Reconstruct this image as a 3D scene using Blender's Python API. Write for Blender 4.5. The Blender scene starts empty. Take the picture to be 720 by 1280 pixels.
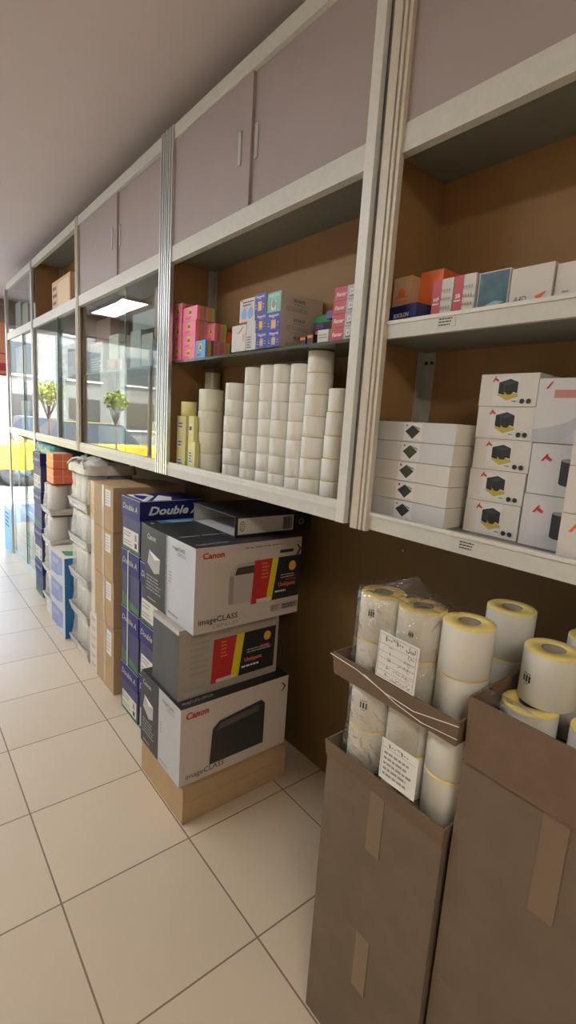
import bpy, bmesh, math, random
from mathutils import Vector, Matrix
random.seed(11)
PI = math.pi
SC = bpy.context.scene
COL = SC.collection

# ------------------------------------------------------------------ materials
def new_mat(name):
    m = bpy.data.materials.new(name); m.use_nodes = True
    nt = m.node_tree
    return m, nt, nt.nodes['Principled BSDF']

MATS = {}
def pm(name, rgb, rough=0.55, metal=0.0, noise=0.0, nscale=30.0, bump=0.0, spec=0.5, emit=None):
    """plain procedural material: colour with faint mottling and optional bump"""
    if name in MATS: return MATS[name]
    m, nt, b = new_mat(name)
    b.inputs['Base Color'].default_value = (*rgb, 1)
    b.inputs['Roughness'].default_value = rough
    b.inputs['Metallic'].default_value = metal
    b.inputs['Specular IOR Level'].default_value = spec
    if noise > 0 or bump > 0:
        tc = nt.nodes.new('ShaderNodeTexCoord'); n = nt.nodes.new('ShaderNodeTexNoise')
        n.inputs['Scale'].default_value = nscale; n.inputs['Detail'].default_value = 4
        nt.links.new(tc.outputs['Object'], n.inputs['Vector'])
        if noise > 0:
            r = nt.nodes.new('ShaderNodeValToRGB')
            r.color_ramp.elements[0].position = .3; r.color_ramp.elements[1].position = .7
            r.color_ramp.elements[0].color = (*[c * (1 - noise) for c in rgb], 1)
            r.color_ramp.elements[1].color = (*[min(1, c * (1 + noise * .6)) for c in rgb], 1)
            nt.links.new(n.outputs['Fac'], r.inputs['Fac']); nt.links.new(r.outputs['Color'], b.inputs['Base Color'])
        if bump > 0:
            bp = nt.nodes.new('ShaderNodeBump'); bp.inputs['Strength'].default_value = bump; bp.inputs['Distance'].default_value = .01
            nt.links.new(n.outputs['Fac'], bp.inputs['Height']); nt.links.new(bp.outputs['Normal'], b.inputs['Normal'])
    if emit:
        b.inputs['Emission Color'].default_value = (*rgb, 1); b.inputs['Emission Strength'].default_value = emit
    MATS[name] = m
    return m

def thin_clear(name, tint, base, gain, rough, power=5.0, bump=0.0, bscale=40, milk=0.0):
    """thin sheet: clear transmission plus an angle-dependent (Schlick) reflection, optional wrinkles and milkiness"""
    m = bpy.data.materials.new(name); m.use_nodes = True
    nt = m.node_tree; nt.nodes.clear(); L = nt.links
    out = nt.nodes.new('ShaderNodeOutputMaterial')
    tr = nt.nodes.new('ShaderNodeBsdfTransparent'); tr.inputs['Color'].default_value = (*tint, 1)
    gl = nt.nodes.new('ShaderNodeBsdfGlossy'); gl.inputs['Roughness'].default_value = rough
    lw = nt.nodes.new('ShaderNodeLayerWeight'); lw.inputs['Blend'].default_value = .5
    pw = nt.nodes.new('ShaderNodeMath'); pw.operation = 'POWER'; pw.inputs[1].default_value = power
    ma = nt.nodes.new('ShaderNodeMath'); ma.operation = 'MULTIPLY_ADD'; ma.inputs[1].default_value = gain; ma.inputs[2].default_value = base
    ma.use_clamp = True
    mx = nt.nodes.new('ShaderNodeMixShader')
    L.new(lw.outputs['Facing'], pw.inputs[0]); L.new(pw.outputs[0], ma.inputs[0]); L.new(ma.outputs[0], mx.inputs['Fac'])
    src = tr.outputs[0]
    if milk > 0:
        df = nt.nodes.new('ShaderNodeBsdfDiffuse'); df.inputs['Color'].default_value = (.8, .78, .74, 1)
        m2 = nt.nodes.new('ShaderNodeMixShader'); m2.inputs['Fac'].default_value = milk
        L.new(tr.outputs[0], m2.inputs[1]); L.new(df.outputs[0], m2.inputs[2]); src = m2.outputs[0]
    L.new(src, mx.inputs[1]); L.new(gl.outputs[0], mx.inputs[2]); L.new(mx.outputs[0], out.inputs['Surface'])
    if bump > 0:
        tc = nt.nodes.new('ShaderNodeTexCoord'); n = nt.nodes.new('ShaderNodeTexNoise')
        n.inputs['Scale'].default_value = bscale; n.inputs['Detail'].default_value = 3; n.inputs['Distortion'].default_value = 1.2
        bp = nt.nodes.new('ShaderNodeBump'); bp.inputs['Strength'].default_value = bump; bp.inputs['Distance'].default_value = .02
        L.new(tc.outputs['Object'], n.inputs['Vector']); L.new(n.outputs['Fac'], bp.inputs['Height'])
        L.new(bp.outputs['Normal'], gl.inputs['Normal']); L.new(bp.outputs['Normal'], lw.inputs['Normal'])
    MATS[name] = m
    return m

GLASS = thin_clear('clear_glass', (.93, .96, .94), .045, .95, .0)
FILM = thin_clear('shrink_film', (.95, .93, .90), .05, .7, .07, 2.5, .9, 22, .02)
BAGFILM = thin_clear('bag_film', (.93, .91, .88), .06, .6, .22, 2.5, .8, 30, .22)
ALU = pm('painted_frame', (.60, .60, .56), .42, .0, .05, 60)
ALUW = pm('white_frame', (.70, .70, .67), .38, .0, .05, 60)
ALUT = pm('cream_frame', (.60, .55, .46), .42, .0, .06, 50)
SILVER = pm('anodised_aluminium', (.62, .63, .64), .3, .75, .04, 60)
STEEL = pm('galvanised_steel', (.40, .40, .37), .45, .25, .08, 40)
DARKGAP = pm('dark_gasket', (.05, .05, .05), .6)
GREYSHELF = pm('grey_shelf_paint', (.20, .21, .185), .45, .1, .06, 20)
TAUPE = pm('taupe_laminate', (.37, .31, .305), .55, 0, .03, 8)
KRAFT = pm('kraft_card', (.47, .325, .185), .75, 0, .07, 14, .05)
KRAFTD = pm('kraft_card_edge', (.36, .25, .15), .8, 0, .08, 30)
TRAYC = pm('tray_card', (.165, .108, .070), .75, 0, .08, 30, .05)
AMBER = pm('amber_tape', (.62, .42, .14), .3, 0, .3, 45, .5)
WCARD = pm('white_card', (.66, .635, .61), .5, 0, .02, 12)
WCARDB = pm('cool_white_card', (.60, .61, .63), .5, 0, .02, 12)
WCARDL = pm('lit_end_card', (.76, .72, .66), .55, 0, .02, 12)  # paler card for end faces: light from the right put into the colour
OFFW = pm('off_white_card', (.70, .68, .63), .55, 0, .03, 15)
LABELW = pm('label_paper', (.80, .78, .75), .6, 0, .02, 30)
PAPER = pm('thermal_paper', (.80, .79, .75), .55, 0, .02, 20)
PAPERY = pm('cream_roll_paper', (.79, .77, .62), .55, 0, .04, 20)
YELLOW = pm('yellow_liner', (.86, .70, .25), .5, 0, .06, 40)
PYEL = pm('pale_yellow_paper', (.80, .76, .33), .55, 0, .05, 20)
CORE = pm('grey_core', (.30, .26, .22), .8, 0, .1, 40)
BLACK = pm('black_print', (.022, .022, .024), .45)
BLACKS = pm('black_satin', (.03, .03, .032), .35)
GREYP = pm('grey_print', (.30, .30, .30), .6)
LGREY = pm('light_grey_print', (.47, .47, .47), .6)
WHITEP = pm('white_print', (.85, .85, .85), .5)
REDP = pm('red_print', (.55, .035, .04), .45)
REDC = pm('crimson_card', (.52, .06, .09), .45, 0, .06, 20)
YELP = pm('yellow_print', (.80, .66, .03), .45)
GOLD = pm('gold_print', (.75, .42, .06), .4)
NAVY = pm('navy_card', (.020, .020, .155), .5, 0, .08, 15, spec=.3)
NAVYL = pm('mid_navy_print', (.06, .06, .155), .5, 0, .15, 8, spec=.3)
BLUE = pm('cobalt_card', (.018, .022, .38), .4, 0, .06, 18)
SKYB = pm('sky_blue_print', (.16, .38, .75), .45, 0, .1, 16)
CYAN = pm('cyan_print', (.08, .36, .62), .3, 0, .45, 25)
TEALP = pm('teal_print', (.16, .52, .45), .45, 0, .08, 20)
PINK = pm('hot_pink_card', (.94, .25, .40), .4, 0, .06, 16)
PINKL = pm('pale_pink_print', (.88, .45, .5), .45)
ORANGE = pm('orange_card', (.80, .17, .045), .45, 0, .08, 18)
ORANGER = pm('red_orange_pack', (.92, .22, .10), .4, 0, .08, 25)
PURPLE = pm('purple_print', (.14, .06, .35), .4)
GREEN = pm('green_print', (.04, .35, .13), .45)
LIME = pm('lime_print', (.55, .60, .12), .5)
BEIGEC = pm('beige_carton', (.58, .49, .43), .6, 0, .04, 15)
GREYK = pm('grey_kraft', (.43, .39, .34), .65, 0, .04, 15)
GREYSIDE = pm('grey_board', (.085, .09, .095), .45, 0, .12, 6, spec=.3)
DKCARD = pm('charcoal_card', (.03, .032, .033), .42, 0, .1, 10, spec=.35)
BLUEW = pm('pale_blue_card', (.55, .60, .68), .5, 0, .06, 10)
MIDBLUE = pm('mid_blue_card', (.03, .17, .42), .4, 0, .06, 20)
PLAST = pm('milky_wrap', (.62, .58, .53), .35, 0, .12, 18, .5)
TEALW = pm('teal_wrap', (.10, .33, .34), .3, 0, .3, 12, .5)
CARY = pm('taxi_paint', (.75, .52, .02), .3)
CARW = pm('car_white_paint', (.75, .76, .78), .3)
CARG = pm('car_window', (.03, .04, .05), .1)
TYRE = pm('tyre_rubber', (.03, .03, .03), .8)
LEAF = pm('leaf_green', (.42, .46, .09), .6, 0, .35, 6)
BARK = pm('bark', (.16, .11, .07), .9, 0, .2, 20)
STONE = pm('facade_stone', (.25, .235, .21), .8, 0, .08, 2)
PAVE = pm('pavement', (.42, .40, .38), .85, 0, .08, 3)
ASPH = pm('asphalt', (.12, .12, .12), .9, 0, .15, 6)
MDF = pm('brown_board', (.30, .168, .068), .6, 0, .07, 9)
MDFW = pm('brown_wall_board', (.17, .104, .040), .6, 0, .08, 5)
CEILM = pm('ceiling_paint', (.66, .57, .56), .85, 0, .02, 4)
WALLM = pm('cream_wall_paint', (.62, .56, .48), .8, 0, .03, 3)
SIGNB = pm('light_blue_paper', (.30, .62, .85), .6, 0, .08, 20)
SIGNO = pm('salmon_panel', (.85, .35, .20), .6, 0, .05, 5)
LAMP = pm('lamp_diffuser', (.95, .98, 1.0), .5, emit=15.0)

def tile_material():
    m, nt, b = new_mat('floor_tiles'); L = nt.links
    tc = nt.nodes.new('ShaderNodeTexCoord')
    mp = nt.nodes.new('ShaderNodeMapping'); mp.inputs['Location'].default_value = (2.263, -.77, 0)
    br = nt.nodes.new('ShaderNodeTexBrick'); br.offset = 0; br.squash = 1
    br.inputs['Color1'].default_value = (.66, .55, .41, 1); br.inputs['Color2'].default_value = (.62, .515, .385, 1)
    br.inputs['Mortar'].default_value = (.24, .17, .12, 1)
    br.inputs['Scale'].default_value = 1.0; br.inputs['Mortar Size'].default_value = .0028
    br.inputs['Mortar Smooth'].default_value = .1; br.inputs['Brick Width'].default_value = .4345; br.inputs['Row Height'].default_value = .4345
    n = nt.nodes.new('ShaderNodeTexNoise'); n.inputs['Scale'].default_value = 5; n.inputs['Detail'].default_value = 5
    mx = nt.nodes.new('ShaderNodeMixRGB'); mx.blend_type = 'MULTIPLY'; mx.inputs['Fac'].default_value = .35
    r = nt.nodes.new('ShaderNodeValToRGB'); r.color_ramp.elements[0].color = (.8, .78, .76, 1); r.color_ramp.elements[1].color = (1, 1, 1, 1)
    L.new(tc.outputs['Object'], mp.inputs['Vector']); L.new(mp.outputs[0], br.inputs['Vector']); L.new(tc.outputs['Object'], n.inputs['Vector'])
    L.new(n.outputs['Fac'], r.inputs['Fac']); L.new(br.outputs['Color'], mx.inputs[1]); L.new(r.outputs[0], mx.inputs[2])
    L.new(mx.outputs[0], b.inputs['Base Color']); b.inputs['Roughness'].default_value = .3
    bp = nt.nodes.new('ShaderNodeBump'); bp.inputs['Strength'].default_value = .4; bp.inputs['Distance'].default_value = .002; bp.invert = True
    L.new(br.outputs['Fac'], bp.inputs['Height']); L.new(bp.outputs[0], b.inputs['Normal'])
    return m
TILE = tile_material()

# ------------------------------------------------------------------ mesh helpers
_txt = {}
def text_geo(s, bold, shear):
    key = (s, bold, shear)
    if key in _txt: return _txt[key]
    c = bpy.data.curves.new('lettering', 'FONT'); c.body = s; c.resolution_u = 2; c.offset = bold; c.shear = shear
    c.align_x = 'LEFT'; c.size = 1
    o = bpy.data.objects.new('lettering', c); COL.objects.link(o)
    dg = bpy.context.evaluated_depsgraph_get()
    me = bpy.data.meshes.new_from_object(o.evaluated_get(dg))
    vs = [v.co.copy() for v in me.vertices]; fs = [tuple(p.vertices) for p in me.polygons]
    bpy.data.objects.remove(o); bpy.data.curves.remove(c); bpy.data.meshes.remove(me)
    x0 = min(v.x for v in vs); x1 = max(v.x for v in vs); y0 = min(v.y for v in vs); y1 = max(v.y for v in vs)
    _txt[key] = (vs, fs, x0, x1, y0, y1)
    return _txt[key]

class MB:
    def __init__(s): s.bm = bmesh.new(); s.mats = []
    def mi(s, m):
        if m not in s.mats: s.mats.append(m)
        return s.mats.index(m)
    def poly(s, pts, m, smooth=False):
        try: f = s.bm.faces.new([s.bm.verts.new(p) for p in pts])
        except ValueError: return
        f.material_index = s.mi(m); f.smooth = smooth
        return f
    def box(s, x0, x1, y0, y1, z0, z1, m, fm=None, M=None):
        """fm: optional {'-Y': material, ...}"""
        fm = fm or {}
        P = [Vector(p) for p in ((x0,y0,z0),(x1,y0,z0),(x1,y1,z0),(x0,y1,z0),(x0,y0,z1),(x1,y0,z1),(x1,y1,z1),(x0,y1,z1))]
        if M: P = [M @ p for p in P]
        v = [s.bm.verts.new(p) for p in P]
        for k, ix in (('-Z',(3,2,1,0)),('+Z',(4,5,6,7)),('-Y',(0,1,5,4)),('+X',(1,2,6,5)),('+Y',(2,3,7,6)),('-X',(3,0,4,7))):
            f = s.bm.faces.new([v[i] for i in ix]); f.material_index = s.mi(fm.get(k, m))
        return s
    def bevel(s, w, seg=1):
        es = [e for e in s.bm.edges if len(e.link_faces) == 2 and e.calc_face_angle(0) > .5]
        bmesh.ops.bevel(s.bm, geom=es, offset=w, segments=seg, affect='EDGES', profile=.6, clamp_overlap=True)
        return s
    def lathe(s, prof, m, n=32, c=(0,0,0), ms=None, smooth=True, closed=False):
        """prof: list of (r, z); ms: material per segment"""
        rings = []
        for r, z in prof:
            rings.append([s.bm.verts.new((c[0] + r*math.cos(2*PI*i/n), c[1] + r*math.sin(2*PI*i/n), c[2] + z)) for i in range(n)])
        k = len(prof)
        for j in range(k if closed else k - 1):
            a, b = rings[j], rings[(j+1) % k]; mt = ms[j] if ms else m
            for i in range(n):
                f = s.bm.faces.new((a[i], a[(i+1)%n], b[(i+1)%n], b[i])); f.material_index = s.mi(mt); f.smooth = smooth
        return s
    def tube(s, pts, r, m, n=8):
        pts = [Vector(p) for p in pts]; rings = []
        for i, p in enumerate(pts):
            d = (pts[min(i+1,len(pts)-1)] - pts[max(i-1,0)]).normalized()
            a = d.cross(Vector((0,0,1)));  a = a.normalized() if a.length > 1e-4 else Vector((1,0,0)); b = d.cross(a)
            rings.append([s.bm.verts.new(p + (a*math.cos(2*PI*k/n) + b*math.sin(2*PI*k/n))*r) for k in range(n)])
        for a, b in zip(rings, rings[1:]):
            for k in range(n):
                f = s.bm.faces.new((a[k], a[(k+1)%n], b[(k+1)%n], b[k])); f.material_index = s.mi(m); f.smooth = True
        for rr in (rings[0][::-1], rings[-1]):
            f = s.bm.faces.new(rr); f.material_index = s.mi(m)
        return s
    def text(s, string, fr, size, m, align='L', bold=0.0, shear=0.0, width=None):
        """fr = (origin, u vector, v vector, normal offset vector) ; width squeezes the line to a length"""
        vs, fs, x0, x1, y0, y1 = text_geo(string, bold, shear)
        o, U, V, N = fr
        kx = size if width is None else width / (x1 - x0)
        off = {'L': -x0, 'C': -(x0+x1)/2, 'R': -x1}[align]
        nv = [s.bm.verts.new(o + U*((p.x+off)*kx) + V*(p.y*size) + N) for p in vs]
        i = s.mi(m)
        for f in fs:
            try: g = s.bm.faces.new([nv[k] for k in f]); g.material_index = i
            except ValueError: pass
        return s
    def done(s, name, parent=None, loc=(0,0,0), rz=0.0, smooth_by=None):
        me = bpy.data.meshes.new(name)
        s.bm.normal_update(); s.bm.to_mesh(me); s.bm.free()
        for m in s.mats: me.materials.append(m)
        o = bpy.data.objects.new(name, me); COL.objects.link(o)
        o.location = loc; o.rotation_euler = (0, 0, rz)
        if parent: o.parent = parent
        return o

def tag(o, label=None, cat=None, group=None, kind=None):
    if label: o['label'] = label
    if cat: o['category'] = cat
    if group: o['group'] = group
    if kind: o['kind'] = kind
    return o
def empty(name, loc, label, cat, group=None, rz=0.0):
    o = bpy.data.objects.new(name, None); COL.objects.link(o); o.location = loc; o.rotation_euler = (0,0,rz); o.empty_display_size = .05
    return tag(o, label, cat, group)
def struct(name, mb, label=None):
    o = mb.done(name); o['kind'] = 'structure'
    if label: o['label'] = label
    return o
def copy_tree(src, loc, label=None, group=None, rz=None):
    c = src.copy(); COL.objects.link(c); c.location = loc
    if rz is not None: c.rotation_euler = (0, 0, rz)
    if label: c['label'] = label
    if group: c['group'] = group
    for ch in list(src.children):
        d = ch.copy(); COL.objects.link(d); d.parent = c
        for g in list(ch.children):
            e = g.copy(); COL.objects.link(e); e.parent = d
    return c

# faces of a box of size (w,d,h) whose origin is the middle of its base; u,v in 0..1
def frame(face, dim, u, v, off):
    w, d, h = dim
    if face == '-Y': return (Vector((-w/2 + u*w, -d/2, v*h)), Vector((1,0,0)), Vector((0,0,1)), Vector((0,-off,0)))
    if face == '+X': return (Vector((w/2, -d/2 + u*d, v*h)), Vector((0,1,0)), Vector((0,0,1)), Vector((off,0,0)))
    if face == '+Z': return (Vector((-w/2 + u*w, -d/2 + v*d, h)), Vector((1,0,0)), Vector((0,1,0)), Vector((0,0,off)))
    if face == '+Zx': return (Vector((w/2 - v*w, -d/2 + u*d, h)), Vector((0,1,0)), Vector((-1,0,0)), Vector((0,0,off)))
def fsize(face, dim):
    w, d, h = dim
    return {'-Y': (w,h), '+X': (d,h), '+Z': (w,d), '+Zx': (d,w)}[face]
def prints(mb, dim, items, base=.0005):
    for k, it in enumerate(items):
        off = base + .00022*k; t, face = it[0], it[1]
        fw, fh = fsize(face, dim)
        if t == 'r':
            u0, v0, u1, v1, m = it[2:]
            q = []
            for u, v in ((u0,v0),(u1,v0),(u1,v1),(u0,v1)):
                o, U, V, N = frame(face, dim, u, v, off); q.append(o + N)
            mb.poly(q, m)
        elif t == 'p':
            q = []
            for u, v in it[2]:
                o, U, V, N = frame(face, dim, u, v, off); q.append(o + N)
            mb.poly(q, it[3])
        elif t == 'e':
            u, v, ru, rv, m = it[2:]
            o, U, V, N = frame(face, dim, u, v, off)
            mb.poly([o + N + U*(ru*math.cos(2*PI*i/20)) + V*(rv*math.sin(2*PI*i/20)) for i in range(20)], m)
        elif t == 't':
            u, v, size, s, m = it[2:7]; kw = it[7] if len(it) > 7 else {}
            mb.text(s, frame(face, dim, u, v, off), size, m, **kw)
        elif t == 'l':                       # rows of tiny print: thin broken bars
            u0, v0, u1, v1, rows, m = it[2:8]
            rnd = random.Random(int((u0*97 + v0*31 + rows)*100))
            for r in range(rows):
                vv = v1 - (v1 - v0)*(r + .5)/rows; hh = (v1 - v0)/rows*.22
                x = u0; end = u0 + (u1 - u0)*rnd.uniform(.7, 1)
                while x < end:
                    e = min(end, x + (u1 - u0)*rnd.uniform(.08, .22)); q = []
                    for u, v in ((x,vv-hh),(e,vv-hh),(e,vv+hh),(x,vv+hh)):
                        o, U, V, N = frame(face, dim, u, v, off); q.append(o + N)
                    mb.poly(q, m); x = e + (u1 - u0)*.03
        elif t == 'b':                       # barcode
            u0, v0, u1, v1, m = it[2:]
            rnd = random.Random(5); x = u0
            while x < u1:
                e = min(u1, x + (u1-u0)*rnd.choice((.02,.035,.05))); q = []
                for u, v in ((x,v0),(e,v0),(e,v1),(x,v1)):
                    o, U, V, N = frame(face, dim, u, v, off); q.append(o + N)
                mb.poly(q, m); x = e + (u1-u0)*rnd.choice((.02,.035))

def carton(name, label, cat, x, y, z, mat, fm=None, items=(), group=None, rz=0.0, bev=.0022, lid=None):
    """a box standing at x=(x0,x1) y=(y0,y1) z=(z0,z1)"""
    w, d, h = x[1]-x[0], y[1]-y[0], z[1]-z[0]
    mb = MB(); mb.box(-w/2, w/2, -d/2, d/2, 0, h, mat, fm); mb.bevel(bev, 2)
    prints(mb, (w,d,h), items)
    o = mb.done(name, None, ((x[0]+x[1])/2, (y[0]+y[1])/2, z[0]), rz)
    tag(o, label, cat, group); o_dim[o.name] = (w,d,h)
    return o
o_dim = {}
def patch(name, parent, face, u0, v0, u1, v1, mat, items=(), t=.0012, label=None):
    """a sticker or strip of tape lying on a face of a carton: a child with its own thickness"""
    dim = o_dim[parent.name]; mb = MB(); q = []
    for u, v in ((u0,v0),(u1,v0),(u1,v1),(u0,v1)):
        o, U, V, N = frame(face, dim, u, v, t); q.append((o, N))
    top = [o + N for o, N in q]; bot = [o + N*.2 for o, N in q]
    mb.poly(top, mat)
    for i in range(4): mb.poly([bot[i], bot[(i+1)%4], top[(i+1)%4], top[i]], mat)
    sub = []
    for it in items:
        it = list(it); it[1] = face
        L = lambda u, v: (u0 + (u1-u0)*u, v0 + (v1-v0)*v)
        if it[0] in 'rlb': (it[2], it[3]), (it[4], it[5]) = L(it[2], it[3]), L(it[4], it[5])
        elif it[0] == 'p': it[2] = [L(*p) for p in it[2]]
        else: it[2], it[3] = L(it[2], it[3])
        sub.append(tuple(it))
    prints(mb, dim, sub, t + .0004)
    o = mb.done(name, parent)
    if label: o['label'] = label
    return o

ORD = ['bottom', 'second from bottom', 'third from bottom', 'fourth from bottom', 'fifth from bottom', 'sixth from bottom', 'seventh from bottom', 'eighth from bottom']

# ------------------------------------------------------------------ room shell
XF, XR, YB, YO, ZC = -7.2, 2.2, 1.42, -2.9, 2.78
struct('floor', MB().box(XF, XR, YO, YB, -.08, 0, TILE), 'glossy beige square floor tiles with thin brown grout')
struct('ceiling', MB().box(XF-.15, XR+.1, YO-.1, YB+.1, ZC, ZC+.1, CEILM))
wall_back = struct('wall_back', MB().box(XF, XR, YB, YB+.1, 0, ZC, MDFW), 'brown board wall behind the boxes and cabinets')
struct('wall_opposite', MB().box(XF, XR, YO-.1, YO, 0, ZC, WALLM))
struct('wall_right', MB().box(XR, XR+.1, YO-.1, YB+.1, 0, ZC, WALLM))
mb = MB(); mb.box(XF-.15, XF, YO-.1, -2.5, 0, ZC, STONE); mb.box(XF-.15, XF, 1.36, YB+.1, 0, ZC, STONE); mb.box(XF-.15, XF, -2.5, 1.36, 2.5, ZC, STONE)
struct('wall_front', mb)
mb = MB()
for yy in (-2.5, -1.22, .06, 1.32): mb.box(XF-.1, XF-.04, yy, yy+.045, 0, 2.5, SILVER)
mb.box(XF-.1, XF-.04, -2.5, 1.36, 2.45, 2.5, SILVER); mb.box(XF-.1, XF-.04, -2.5, .06, .0, .08, SILVER)
wf = struct('window_1', mb, 'shop front window frame of silver aluminium')
mb = MB(); mb.box(XF-.075, XF-.069, -2.45, -1.22, .08, 2.45, GLASS); mb.box(XF-.075, XF-.069, -1.17, .06, .08, 2.45, GLASS)
mb.done('glass_pane', wf)
# nail in the brown board
mb = MB(); mb.lathe([(.0001,0),(.006,0),(.006,.004),(.0001,.004)], STEEL, 12)
o = mb.done('nail_head', wall_back, (-1.075, YB-.001, 1.085)); o.rotation_euler = (PI/2, 0, 0)

# ------------------------------------------------------------------ wall cabinets
YF, YK = .95, 1.17        # front and back planes of the cabinets
ZB, ZR, ZR2, ZT = 1.25, 2.12, 2.18, 2.62
def profile_post(name, x0, x1, z0, z1, m, root, y0=YF-.012, y1=YF+.004, grooves=2):
    mb = MB(); n = grooves*2 + 1; w = (x1-x0)/n
    for k in range(n):
        mb.box(x0 + k*w, x0 + (k+1)*w, y0 + (.007 if k % 2 else 0), y1, z0, z1, m)
    return mb.done(name, root)
def cabinet(label, x0, x1, stile_l, stile_r, panes, shelf_z, upper, frame_m=ALU, z_low=ZB, back=MDF):
    root = empty('display_cabinet', ((x0+x1)/2, YK, z_low), label, 'cabinet', 'wall cabinets')
    inv = Matrix.Translation(-Vector(((x0+x1)/2, YK, z_low)))
    parts = []
    def part(name, mb): o = mb.done(name, root, inv.translation); return o
    mb = MB(); mb.box(x0, x1, YK, YK+.014, ZB, ZT, back); part('back_panel', mb)
    for nm_, za_, zb_ in (('bottom_board',ZB+.004,ZB+.022),('top_board',ZT-.015,ZT),('divider_board',ZR+.02,ZR+.034)):
        mb = MB(); mb.box(x0, x1, YF+.02, YK, za_, zb_, GREYSHELF); part(nm_, mb)
    mb = MB(); mb.box(x0, x0+.012, YF+.02, YK, ZB, ZT, back); part('side_panel', mb)
    mb = MB(); mb.box(x1-.012, x1, YF+.02, YK, ZB, ZT, back); part('side_panel', mb)
    mb = MB(); mb.box(x0, x1, YF-.008, YF+.02, ZB, ZB+.047, frame_m); mb.box(x0+.03, x1-.032, YF-.0105, YF-.008, ZB+.036, ZB+.047, ALUW); mb.box(x0, x1, YF-.004, YF+.012, ZB+.047, ZB+.056, ALUW); part('bottom_rail', mb)
    mb = MB(); mb.box(x0, x1, YF-.006, YF+.02, ZR, ZR2, frame_m); part('middle_rail', mb)
    mb = MB(); mb.box(x0, x1, YF-.006, YF+.02, ZT-.05, ZT, frame_m); part('top_rail', mb)
    for (a, b, m, g) in stile_l + stile_r:
        o = profile_post('stile', a, b, z_low, ZT, m, root, grooves=g); o.location = inv.translation
    for (a, b, yy) in panes:
        mb = MB(); mb.box(a, b, yy, yy+.005, ZB+.05, ZR, GLASS); part('glass_pane', mb)
        mb = MB(); mb.box(b-.006, b, yy-.001, yy+.006, ZB+.05, ZR, pm('glass_edge_green', (.05, .14, .11), .2)); part('pane_edge', mb)
    if shelf_z:
        mb = MB(); mb.box(x0+.014, x1-.014, YF+.024, YK-.002, shelf_z-.009, shelf_z, pm('smoked_glass_shelf', (.10, .12, .10), .12)); part('shelf', mb)
    if upper == 'doors':
        mid = (x0+x1)/2
        for (a, b, yy) in ((x0+.02, mid+.02, YF+.006), (mid-.02, x1-.02, YF+.016)):
            mb = MB(); mb.box(a, b, yy-.006, yy+.006, ZR2, ZT-.05, TAUPE); mb.bevel(.002); d = part('door', mb)
            mb = MB(); hx = b-.06 if a < mid-.1 else a+.06
            mb.box(hx-.008, hx+.008, yy-.010, yy-.006, ZR2+.14, ZR2+.24, SILVER); h = mb.done('handle', d)
    elif upper == 'glass':
        mb = MB(); mb.box(x0+.02, x1-.02, YF, YF+.005, ZR2, ZT-.05, GLASS); part('upper_glass_pane', mb)
    # corner brackets, L-section uprights at the back
    for xx, s in ((x0+.013, 1), (x1-.013, -1)):
        mb = MB(); a, b = sorted((xx, xx + s*.028)); mb.box(a, b, YK-.004, YK-.001, ZB+.02, ZT-.02, STEEL)
        a, b = sorted((xx, xx + s*.003)); mb.box(a, b, YK-.030, YK-.001, ZB+.02, ZT-.02, STEEL)
        for zz in (1.70, 1.78): mb.lathe([(.0001,-.003),(.006,-.003),(.006,.0),(.0001,.0)], BLACKS, 10, (xx + s*.016, YK-.006, zz))
        part('corner_bracket', mb)
    return root

cabinet('glass-fronted wall cabinet at the far left end, washed out by daylight', -5.60, -4.50, [(-5.62,-5.56,SILVER,1)], [(-4.535,-4.485,SILVER,1)],
        [(-5.56,-4.93,YF+.004), (-4.96,-4.535,YF+.014)], 1.73, 'glass', z_low=.02)
cabinet('glass-fronted wall cabinet with a red box inside, second from the far left', -4.485, -3.315, [], [(-3.33,-3.285,ALUT,1)],
        [(-4.485,-3.80,YF+.004), (-3.84,-3.33,YF+.014)], 1.73, 'open')
cabinet('glass-fronted sliding cabinet left of the open cabinet of white paper rolls', -3.285, -2.072, [], [(-2.125,-2.072,SILVER,2)],
        [(-3.285,-2.57,YF+.014), (-2.62,-2.125,YF+.004)], 1.73, 'doors')
cabinet('open-fronted cabinet holding white paper rolls under a shelf of pink packs', -2.07, -.918, [(-2.066,-2.012,SILVER,2)], [(-.948,-.917,ALUW,0)],
        [], 1.736, 'doors')
# the open steel shelf on the right
x0, x1 = -.890, .55
root = empty('storage_shelf', ((x0+x1)/2, YK, ZB), 'open steel shelf on the right holding white product boxes', 'shelf', 'wall cabinets')
iv = -Vector(((x0+x1)/2, YK, ZB))
mb = MB(); mb.box(x0, x1, YK, YK+.014, ZB, ZT, MDF); mb.done('back_panel', root, iv)
mb = MB(); mb.box(x0, x0+.008, YF+.04, YK, ZB, ZT, MDF); mb.done('side_panel', root, iv)
mb = MB(); mb.box(x1-.012, x1, YF+.02, YK, ZB, ZT, MDF); mb.done('side_panel', root, iv)
TINYL = [(-.665,-.622), (-.63,-.58)]
def lipped(zb, zt, floor_z, name, lx):
    mb = MB(); mb.box(x0+.03, x1, YF, YF+.012, zb, zt, ALU); mb.box(x0+.03, x1, YF-.003, YF, zt-.008, zt, ALUW); mb.box(x0+.01, x1-.013, YF+.012, YK-.001, floor_z-.012, floor_z, GREYSHELF)
    b = mb.done(name, root, iv)
    dim = (.044, .002, .022); mb = MB(); mb.box(-.022, .022, 0, .0006, 0, .022, ALU)
    prints(mb, (.044, 0, .022), [('l','-Y',.06,.08,.94,.92,3,BLACK)])
    o = mb.done('shelf_label', b, Vector((lx, YF-.0008, zb+.010)))
    return b
lipped(1.718, 1.758, 1.730, 'upper_shelf', -.672)
lipped(1.250, 1.294, 1.284, 'lower_shelf', -.556)
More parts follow.
